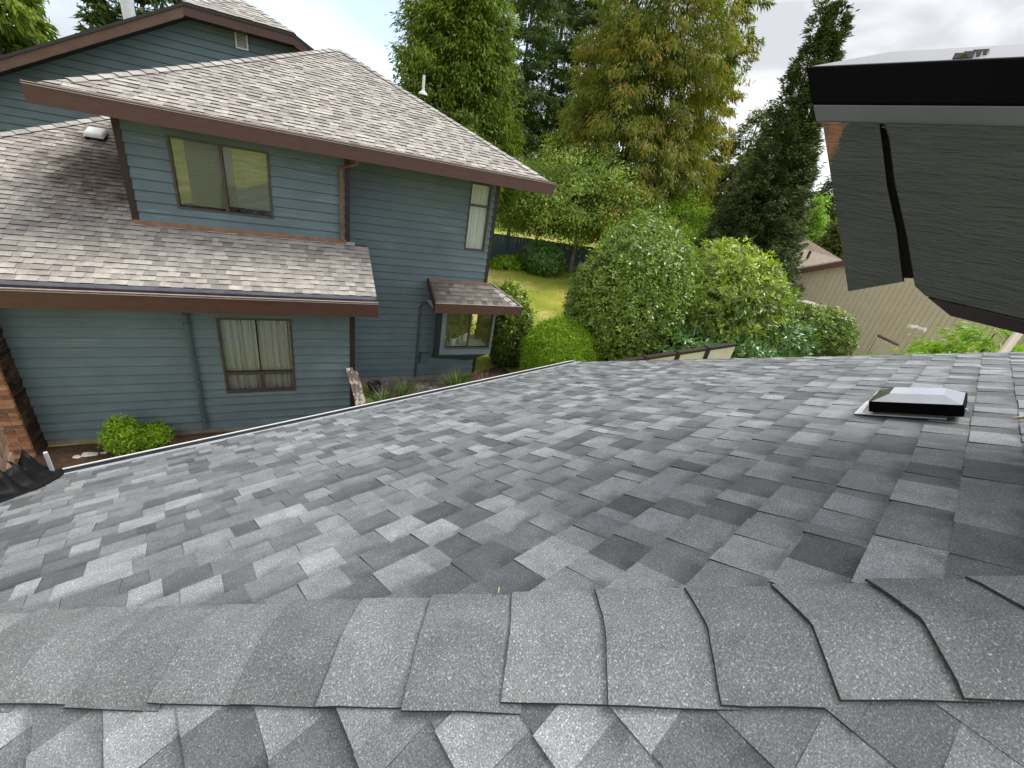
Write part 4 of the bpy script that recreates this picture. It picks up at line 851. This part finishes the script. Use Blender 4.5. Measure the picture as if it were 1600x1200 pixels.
# ================================================================== beds beside the neighbour
def rock(p, s, mat, label, seed, name='rock', group=None, flat=.6):
    r_ = np.random.default_rng(seed); V = []; Fc = []; n = 9; m_ = 6
    ph = r_.random(6)*6
    for j in range(m_+1):
        th = pi*j/m_
        for i in range(n):
            a = 2*pi*i/n; k = 1+.18*sin(2*a+ph[0])+.12*sin(3*a+ph[1]+th*2)+.1*sin(5*th+ph[2]+a); V.append((p[0]+s*k*sin(th)*cos(a)*1.2, p[1]+s*k*sin(th)*sin(a)*.85, p[2]+s*flat*.6+s*flat*k*cos(th)))
    for j in range(m_):
        for i in range(n): Fc.append((j*n+i, (j+1)*n+i, (j+1)*n+(i+1) % n, j*n+(i+1) % n))
    o = obj(name, V, Fc, mat, origin=tuple(p), smooth=False); tag(o, label, 'rock', group)
def ground_at(px, py, z=-5.3):
    q = ray(px, py); return q*(z/q[2])
shrub('small lime arborvitae, taller of two beside the siding downspout', tuple(ground_at(197, 704, -5.33)), (.20, .20, .30), LEAF['lime'], 21, 420, 16, .055, .022, zc=.30, name='dwarf_conifer', group='dwarf conifers in the soil bed')
shrub('small lime arborvitae, shorter of two beside the siding downspout', tuple(ground_at(241, 694, -5.33)), (.20, .20, .17), LEAF['lime'], 22, 360, 16, .055, .022, zc=.17, name='dwarf_conifer', group='dwarf conifers in the soil bed')
for i, (px, py, s, lb_) in enumerate(((121, 715, .055, 'small white rock, leftmost of the three in the soil bed'), (140, 712, .085, 'long flat white rock lying in the soil bed'), (163, 708, .04, 'small white rock right beside the dwarf conifers'))):
    rock(ground_at(px, py, -5.32), s, M['white_rock'], lb_, i, group='white rocks in the soil bed', flat=.4)
# leaning boards by the corner
for i, (du, lb_) in enumerate(((0, 'weathered board leaning against the teal house corner, paint flaking'), (.085, 'second flaking board leaning beside the first at the house corner'))):
    a = np.array([.66+du, W1-.06-.05*i, -3.98-.06*i]); b = np.array([.98+du, W1-.75, -5.33]); m = MB(); s = np.array([.062, 0, .012]); n_ = np.array([0, -.03, .015])
    m.hexa([house(*(b-s)), house(*(b+s)), house(*(b+s+n_)), house(*(b-s+n_)), house(*(a-s)), house(*(a+s)), house(*(a+s+n_)), house(*(a-s+n_))]); o = m.build('leaning_board', M['old_wood'], origin=tuple(house(*b))); tag(o, lb_, 'board', 'boards leaning at the house corner')
pp = house(1.33, 9.45, -5.25); T = thing('plant_pot', 'dark purple glazed plant pot beside the leaning boards', 'pot', tuple(pp)); MB().lathe(pp, [(.001, 0), (.11, 0), (.155, .20), (.17, .22), (.17, .25), (.145, .25), (.14, .19), (.001, .19)], 20).build('body', M['pot'], T, smooth=True); MB().lathe(pp, [(.001, .205), (.138, .20)], 14).build('soil', M['soil'], T)
blades('spiky green clump with arching straps below the meter box', tuple(house(1.95, 9.0, -5.28)), 80, .62, .45, LEAF['grassy'], 31, w=.028)
blades('low pale straps clump beside the purple pot', tuple(house(1.45, 8.75, -5.28)), 80, .52, .6, LEAF['grassy'], 32, bend=.9, w=.03)
blades('dense upright iris clump in front of the bay window', tuple(house(3.35, 9.05, -5.28)), 190, .78, .95, LEAF['grassy'], 33, name='iris_clump', w=.036, bend=.38)
blades('short yellow-green clump among the rocks by the wall', tuple(house(2.5, 9.1, -5.28)), 50, .26, .4, LEAF['grassy'], 34, bend=.8)
blades('dry russet stems beside the iris clump', tuple(house(4.3, 9.35, -5.28)), 130, .50, .9, LEAF['dryplant'], 35, name='dry_plant', w=.012, bend=.7)
for i in range(16):
    u = 1.35+2.2*rg.random(); w = 9.25+.7*rg.random(); rock(house(u, w, -5.27), rg.uniform(.05, .13), M['rock'], 'grey garden rock in the bed along the teal wall', 40+i, group='rocks along the teal wall')
# ================================================================== shrubs and garden
gp = lambda px, d: (lambda p: (p[0], p[1], float(gz(p[0], p[1]))))(at(px, 420, d))
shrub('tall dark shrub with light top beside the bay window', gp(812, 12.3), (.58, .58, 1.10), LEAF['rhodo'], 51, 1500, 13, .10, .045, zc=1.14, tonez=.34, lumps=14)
shrub('yellow variegated low clump at the lawn edge', gp(842, 14.3), (.75, .7, .45), LEAF['yellow'], 52, 420, 10, .10, .05, zc=.2, name='variegated_plant', cat='plant')
shrub('round clipped bright green bush behind the gutter end', gp(906, 11.3), (1.02, 1.02, 1.02), LEAF['lime'], 53, 5200, 12, .06, .020, rosette=False, spread=.05, lumps=5, rough=.04, sprig=.05, zc=1.05, name='clipped_bush', upb=.9)
shrub('large glossy camellia with small pale-glinting leaves', gp(993, 13.2), (1.66, 1.66, 2.10), LEAF['camellia'], 54, 7000, 12, .085, .048, zc=2.42, lumps=12, name='camellia_bush', spread=.2)
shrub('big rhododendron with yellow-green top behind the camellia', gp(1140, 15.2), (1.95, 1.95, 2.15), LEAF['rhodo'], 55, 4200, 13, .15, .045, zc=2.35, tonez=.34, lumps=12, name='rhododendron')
shrub('grey-green rhododendron filling below the yellow-topped one', gp(1115, 13.0), (1.3, 1.3, 1.05), LEAF['rhodo_dark'], 56, 1500, 12, .16, .045, zc=1.15, name='rhododendron')
shrub('low dark green rhododendron along the roof edge', gp(1215, 13.6), (1.35, 1.2, 1.0), LEAF['rhodo_dark'], 57, 2200, 13, .13, .038, zc=1.35, name='rhododendron', upb=.6)
shrub('pale grey-green rhododendron behind the low dark one', gp(1262, 15.4), (1.0, 1.0, 1.0), LEAF['rhodo_dark'], 58, 1400, 12, .14, .04, zc=1.75, name='rhododendron', tonez=.2)
shrub('dark shrub tucked right of the yellow-topped rhododendron', gp(1240, 16.6), (.85, .85, 1.0), LEAF['camellia'], 59, 1300, 12, .10, .045, zc=2.3)
shrub('olive rounded shrub in front of the beige wall', gp(1325, 17.0), (1.05, 1.05, 1.0), LEAF['rhodo'], 60, 1900, 12, .10, .04, zc=2.1, tonez=.05)
shrub('small yellow-green shrub at the foot of the beige wall', gp(1355, 14.5), (.5, .5, .3), LEAF['yellow'], 61, 420, 10, .07, .03, zc=1.35)
shrub('small dark green shrub low on the right', gp(1412, 15.5), (.75, .75, .42), LEAF['rhodo_dark'], 62, 700, 12, .10, .035, zc=1.55)
shrub('rounded grey-green shrub against the teal fence', gp(849, 25.5), (1.05, 1.05, .85), LEAF['rhodo_dark'], 63, 1500, 12, .11, .045, zc=.8)
shrub('lush pale groundcover clump along the fence foot', gp(800, 25.8), (1.5, .6, .42), LEAF['lime'], 64, 900, 10, .12, .06, zc=.2, name='groundcover_plant', cat='plant')
blades('tall rusty flower stems by the fence', gp(806, 26.2), 70, 1.1, 1.0, LEAF['dryplant'], 65, name='flower_stems', w=.04, bend=.3)
# fence
fa, fb_ = at(752, 410, 26.6)[:2], at(950, 410, 31.5)[:2]
FT = thing('fence', 'dark teal board fence at the back of the lawn', 'fence', (fa[0], fa[1], float(gz(*fa)))); nseg = 6; fd = (fb_-fa)/nseg; fn = np.array([-fd[1], fd[0]])/np.linalg.norm(fd)
for i in range(nseg):
    a, b = fa+fd*i, fa+fd*(i+1); za, zb = float(gz(*a)), float(gz(*b)); nb_ = 13
    for j in range(nb_):
        p, q = a+(b-a)*(j+.03)/nb_, a+(b-a)*(j+.97)/nb_; o3 = fn*(.012*(j % 2)); m = MB(); zt_ = za+1.55-.06*i
        m.prism([(*(p+o3), za-.2), (*(q+o3), zb-.2), (*(q+o3), zt_), (*(p+o3), zt_)], (*(fn*.02), 0)); m.build('board', M['fence_teal'], FT)
    m = MB(); m.prism([(*(a-fn*.03), za+1.55-.06*i), (*(b-fn*.03), za+1.55-.06*i), (*(b+fn*.06), za+1.55-.06*i), (*(a+fn*.06), za+1.55-.06*i)], (0, 0, .05)); m.build('rail', M['fence_teal'], FT)
    m = MB(); m.box((a[0]-.06, a[1]-.06, za-.2), (a[0]+.06, a[1]+.06, za+1.62-.06*i)); m.build('post', M['fence_teal'], FT)
# cream panel fence below the camellia
pa, pb = at(955, 569, 9.3), at(1150, 539, 12.2); PF = thing('panel_fence', 'cream panel fence with dark brown rails under the camellia', 'fence', (pa[0], pa[1], -5.35)); ns = 4
for i in range(ns):
    a, b = pa+(pb-pa)*i/ns, pa+(pb-pa)*(i+1)/ns; d2 = (pb-pa)[:2]; n2_ = np.array([-d2[1], d2[0]])/np.linalg.norm(d2)
    MB().prism([(a[0], a[1], -5.35), (b[0], b[1], -5.35), (b[0], b[1], b[2]-.03), (a[0], a[1], a[2]-.03)], (*(n2_*.03), 0)).build('panel', M['cream'], PF)
    MB().prism([(*(a[:2]-n2_*.04), a[2]-.02), (*(b[:2]-n2_*.04), b[2]-.02), (*(b[:2]+n2_*.08), b[2]-.02), (*(a[:2]+n2_*.08), a[2]-.02)], (0, 0, .07)).build('rail', M['brown_dark'], PF)
    e2 = d2/np.linalg.norm(d2)*.05
    MB().prism([(*(a[:2]-n2_*.05-e2), -5.35), (*(a[:2]-n2_*.05+e2), -5.35), (*(a[:2]+n2_*.09+e2), -5.35), (*(a[:2]+n2_*.09-e2), -5.35)], (0, 0, a[2]+5.35+.07)).build('post', M['brown_dark'], PF)
# ================================================================== beige house to the right
A1 = at(1200, 430, 24.0); A2 = at(1330, 406, 24.0); dv = (A2-A1)[:2]; dl = np.linalg.norm(dv); dv = dv/dl; nv = np.array([-dv[1], dv[0]]);
if nv@A1[:2] > 0: nv = -nv      # towards the camera
BH = thing('beige_house', 'beige vertical-sided house with brown eave behind the shrubs', 'house', (A1[0], A1[1], -4.9))
sl_ = (A2[2]-A1[2])/dl; bp = lambda s, z, o=0: (*(A1[:2]+dv*s+nv*o), z)
top = lambda s: A1[2]+sl_*s-.20
SX = 9.5
wb = MB(); wb.prism([bp(.5, -5), bp(SX, -5), bp(SX, top(5)-.49*(SX-5)), bp(5, top(5)), bp(.5, top(.5))], (*(-nv*.2), 0)); wbo = wb.build('wall', M['beige'], BH)
s = .5; kk = 0
while s < SX-.1:       # vertical board grooves
    t2_ = min(s+.19, SX); tp = lambda q: top(q) if q < 5 else top(5)-.49*(q-5)
    MB().prism([bp(s+.010, -5), bp(t2_-.004, -5), bp(t2_-.004, tp(t2_)), bp(s+.010, tp(s))], (*(nv*.022), 0)).build('siding_board', M['beige'], wbo); s += .19
MB().prism([bp(-.05, A1[2]-.22, .05), bp(5, A1[2]+sl_*5-.22, .05), bp(5, A1[2]+sl_*5+.03, .05), bp(-.05, A1[2]+.03, .05)], (*(nv*.35), 0)).build('rake_fascia', M['brown'], BH)
MB().prism([bp(5, A1[2]+sl_*5-.22, .05), bp(9.8, A1[2]+sl_*5-.22-.49*4.8, .05), bp(9.8, A1[2]+sl_*5+.03-.49*4.8, .05), bp(5, A1[2]+sl_*5+.03, .05)], (*(nv*.35), 0)).build('rake_fascia', M['brown'], BH)
q0, q1, q2, q3 = at(1206, 426, 24.3), at(1316, 406, 24.6), at(1224, 352, 29.5), at(1196, 372, 29)
br3 = MB(); br3.prism([q0, q1, q2, q3], (0, 0, -.18)); bro3 = br3.build('roof', M['beige_roof'], BH)
def onq(s, t, h): p = q0*(1-s)*(1-t)+q1*s*(1-t)+q2*s*t+q3*(1-s)*t; return p+np.array([0, 0, h])
for (s, t) in ((.12, .55), (.10, .22)):
    p = onq(s, t, .02); MB().lathe(p, [(.16, 0), (.16, .10), (.12, .16), (.001, .17)], 10).build('roof_vent', M['white_metal'], bro3)
for (s, t, ln) in ((.28, .42, .28), (.22, .04, .26)):
    MB().prism([onq(s, t, .03), onq(s+.03, t, .03), onq(s+.03, t+ln, .03), onq(s, t+ln, .03)], (0, 0, .10)).build('skylight_kerb', M['white_metal'], bro3)
for (s, t) in ((.5, .18), (.62, .16)): p = onq(s, t, 0); MB().tube([p, p+(0, 0, .35)], .06, 8).build('vent_pipe', M['brown'], bro3)
# security light on the wall, brick pier, low eave
lp = bp(3.75, -2.9, .05); lp = np.array(at(1431, 510, 23.6))
TL = thing('security_light', 'white twin floodlight mounted on the beige wall', 'light', tuple(lp)); MB().tube([lp, lp+np.array([*(nv*.12), 0])], .07, 10).build('base', M['white'], TL)
for s_ in (-1, 1): e_ = lp+np.array([*(nv*.12), 0]); MB().tube([e_, e_+np.array([*(dv*s_*.12+nv*.1), -.03]), e_+np.array([*(dv*s_*.26+nv*.2), .0])], [.04, .07, .09], 10).build('lamp_head', M['white'], TL)
ob = at(1372, 522, 22.6); ob2 = at(1405, 537, 22.0)
PE = thing('porch_roof', 'small pale lean-to eave at the foot of the beige wall', 'porch roof', tuple(at(1385, 545, 22.3))); MB().prism([ob, ob2, ob2+np.array([.0, .0, -.05]), ob+np.array([0, 0, -.05])], (*(nv*.2), -.03)).build('eave_board', M['brown'], PE); MB().prism([ob+np.array([0, 0, -.15]), ob2+np.array([0, 0, -.15]), ob2+np.array([0, 0, -1.4]), ob+np.array([0, 0, -1.4])], (*(nv*.3), 0)).build('panel', M['cream'], PE)
bk = at(1268, 482, 20.5); BC = thing('brick_pier', 'orange brick pier half hidden by shrubs at the beige wall', 'brick pier', (bk[0], bk[1], -5.0)); MB().box((bk[0]-.40, bk[1]-.40, -5.0), (bk[0]+.40, bk[1]+.40, bk[2]+.2)).build('core', M['mortar'], BC)
for r in range(28):
    z0 = bk[2]+.2-.08*(r+1)
    for q in range(4):
        MB().box((bk[0]-.415, bk[1]-.40+.2*q+(.05 if r % 2 else 0), z0), (bk[0]-.38, bk[1]-.21+.2*q+(.05 if r % 2 and q < 3 else 0), z0+.07)).build('brick', M['brick_orange'], BC, attrs={'tone': [rg.random()]*8})
dp0, dp1 = at(1560, 560, 7.5), at(1612, 494, 8.3)
o = MB().tube([dp0, dp1], .045, 10).build('handrail_pipe', M['beige'], origin=tuple(dp0)); tag(o, 'slanting beige pipe past the roof edge at the far right', 'pipe')
# far pale buildings
def shed(p, wd, hg, label, rm):
    T = thing('far_building', label, 'building', tuple(p)); f = np.array([p[0], p[1]])/np.hypot(p[0], p[1]); s = np.array([f[1], -f[0]]); P_ = lambda a, z, b=0: (*(np.array(p[:2])+s*a+f*b), p[2]+z)
    MB().prism([P_(-wd/2, -2), P_(wd/2, -2), P_(wd/2, hg), P_(0, hg+wd*.22), P_(-wd/2, hg)], (*(f*4), 0)).build('wall', M['white_metal'], T)
    for s_ in (-1, 1): MB().prism([P_(0, hg+wd*.22+.02, -.2), P_(s_*wd*.58, hg-wd*.035, -.2), P_(s_*wd*.58, hg-wd*.035+.15, -.2), P_(0, hg+wd*.22+.17, -.2)], (*(f*4.4), 0)).build('roof', M[rm], T)
    MB().prism([P_(-.5, .2, -.03), P_(.3, .2, -.03), P_(.3, 1.0, -.03), P_(-.5, 1.0, -.03)], (*(f*.02), 0)).build('window', M['dark'], T)
shed(at(876, 384, 44), 3.2, .1, 'pale gable end glimpsed behind the teal fence', 'white_metal'); shed(at(1090, 362, 50), 3.4, .2, 'small grey gabled building glimpsed above the camellia', 'cap_metal')
# ================================================================== trees
def zt_at(px, py, d): return float(at(px, py, d)[2])
def tree_at(px, py, d): p = at(px, py, d); return (p[0], p[1], float(gz(p[0], p[1])))
b = tree_at(704, 220, 25); conifer('dense green conical cedar behind the teal roof', b, zt_at(714, -330, 25)-b[2], 3.95, LEAF['cedar'], 71, 1500, 150000, p=.55, droop=.40, rise=.40, down=.7, out_=.6, cl=.20, cw=.075, hvis=.16, per=20, tuft=.17, lv=(.88, .16), name='cedar_tree')
b = tree_at(976, 260, 31); conifer('broad bronzed red cedar with drooping sprays in the middle', b, zt_at(1010, -420, 31)-b[2], 7.0, LEAF['redcedar'], 72, 1000, 140000, p=.60, droop=.62, rise=.25, down=.8, out_=.5, cl=.30, cw=.07, tipt=.40, hvis=.12, name='red_cedar_tree', latw=.20, per=18, tuft=.19)
b = tree_at(1068, 260, 36); conifer('russet tinged cedar behind the right side of the broad one', b, zt_at(1100, -300, 36)-b[2], 3.4, LEAF['redcedar'], 73, 260, 26000, p=.55, droop=.5, rise=.2, down=.7, cl=.34, cw=.09, tipt=.7, hvis=.2, name='red_cedar_tree')
for i, (px, d, top_, R_, lb_) in enumerate(((802, 44, -260, 3.4, 'thin open fir just right of the dense cedar'), (848, 50, -330, 4.6, 'tall open fir with sky showing through between the cedars'), (893, 47, -200, 3.6, 'open fir close behind the bronzed cedar'))):
    b = tree_at(px, 220, d); conifer(lb_, b, zt_at(px+18, top_, d)-b[2], R_*1.15, LEAF['fir'], 80+i, 240, 34000, p=.5, droop=.35, rise=.15, down=.5, cl=.36, cw=.11, h0=.15, per=14, tuft=.20, name='fir_tree', group='open firs between the cedars', hvis=.15)
b = tree_at(1172, 395, 23); conifer('dark leaning double-tipped spruce beside the black gutter', b, zt_at(1292, 12, 23)-b[2], 2.9, LEAF['spruce'], 74, 900, 120000, p=.98, droop=.20, rise=.42, down=-.05, out_=1.0, cl=.16, cw=.05, h0=.02, lean=(-.7, .65), per=12, tuft=.07, latw=.22, wc=.7, name='spruce_tree', stems=[((0, 0), 1.0, 1.0), ((.50, -.45), 1.0, .60)])
for i, (px, py, d, top_, R_, mt, lb_) in enumerate(((1160, 390, 34, 105, 4.0, 'olive', 'olive conifer standing left behind the dark spruce'), (1112, 390, 40, 150, 3.8, 'olive', 'shorter olive conifer right of the bronzed cedar'), (1262, 390, 42, 258, 2.6, 'fir', 'thin pale conifer between spruce and hanging fascia'), (1305, 390, 33, 330, 2.2, 'olive', 'low feathery conifer above the beige roof'), (1240, 400, 38, 300, 2.2, 'bright', 'light green conifer behind the spruce foot'))):
    b = tree_at(px, py, d); conifer(lb_, b, zt_at(px+(390-top_)*.28, top_, d)-b[2], R_, LEAF[mt], 90+i, 300, 34000, p=.75, droop=.35, rise=.15, down=.4, cl=.28, cw=.09, name='conifer_tree', tuft=.18, group='conifers on the right skyline')
b = tree_at(-8, 60, 27); conifer('dark green cedar at the upper left corner', b, zt_at(-40, -330, 27)-b[2], 3.1, LEAF['cedar'], 75, 300, 30000, p=.6, droop=.5, rise=.2, down=.7, cl=.30, cw=.10, hvis=.25, name='cedar_tree')
for i, (px, top_, lb_) in enumerate(((160, -35, 'slim conifer tip left of the grey flue'), (232, -150, 'darker fir top behind the gable ridge'), (262, -90, 'fir top right of the flue behind the gable'))):
    b = tree_at(px, 60, 40); conifer(lb_, b, zt_at(px-8, top_, 40)-b[2], 2.6+i*.9, LEAF['fir'], 100+i, 130, 12000, p=.7, droop=.35, rise=.1, down=.4, cl=.40, cw=.12, name='fir_tree', group='firs behind the gable', hvis=.3)
b = tree_at(1548, 530, 15); conifer('bright green cypress boughs under the hanging fascia', (b[0], b[1], -5.2), 4.0, 2.6, LEAF['lime'], 76, 420, 42000, p=.5, droop=.3, rise=.2, down=.35, out_=.9, cl=.16, cw=.045, per=18, tuft=.09, name='cypress_tree')
b = tree_at(893, 408, 27.5); broadtree('spreading grey-green fruit tree beside the teal fence', b, 7.6, 4.4, LEAF['apple'], 77, 10, 560, 60, .15, .075, spread=.36, name='fruit_tree', zc=.60)
b = tree_at(800, 330, 30); broadtree('leafy tree half hidden behind the teal house corner', b, 6.6, 3.4, LEAF['apple'], 79, 8, 360, 60, .15, .075, spread=.36, name='broadleaf_tree', zc=.55)
b = tree_at(1042, 350, 30); broadtree('rounded bright green tree behind the camellia', b, 6.3, 2.3, LEAF['bright'], 78, 8, 300, 70, .12, .05, spread=.28, name='broadleaf_tree', zc=.60)
# far wood closing the view
rgw = np.random.default_rng(7); P_ = []; AXs = []; n = 90000
az = rgw.uniform(radians(-25), radians(92), n); hgt = rgw.random(n)**1.1; wav = 1+.35*np.sin(az*23)+.25*np.sin(az*57+1); dd3 = 66+rgw.normal(0, 3, n)
pos = np.stack([np.sin(az)*dd3, np.cos(az)*dd3, -4+hgt*np.clip(5.2*wav, 2.0, 9)], 1)
me = cards_mesh('far_wood', pos, rgw.normal(0, .6, (n, 3))+np.array([0, 0, -.5]), rgw.normal(0, .6, (n, 3))+np.array([0, 0, 1.]), np.full(n, .75), np.full(n, .32), .4+.3*np.sin(az*40)*.5+rgw.normal(0, .18, n), LEAF['fir'])
o = bpy.data.objects.new('far_wood', me); COL.objects.link(o); tag(o, 'dark mixed wood closing the view behind the gardens', 'wood', kind='stuff')
# lawn blades
n = 70000; px_ = rgw.uniform(770, 930, n); d_ = rgw.uniform(11, 27, n); pts = np.array([at(a, 430, b_)[:2] for a, b_ in zip(px_, d_)]); zz = gz(pts[:, 0], pts[:, 1])
pos = np.column_stack([pts, zz-.01]); tn_ = .5+.35*np.sin(pts[:, 0]*.9+np.sin(pts[:, 1]*.7))+rgw.normal(0, .15, n)
me = cards_mesh('grass', pos, rgw.normal(0, .35, (n, 3))+np.array([0, 0, 1.]), rgw.normal(0, 1, (n, 3)), rgw.uniform(.03, .075, n), np.full(n, .012), tn_, LEAF['grass'])
o = bpy.data.objects.new('grass', me); COL.objects.link(o); tag(o, 'short half-dry grass on the lawn', 'grass', kind='stuff')
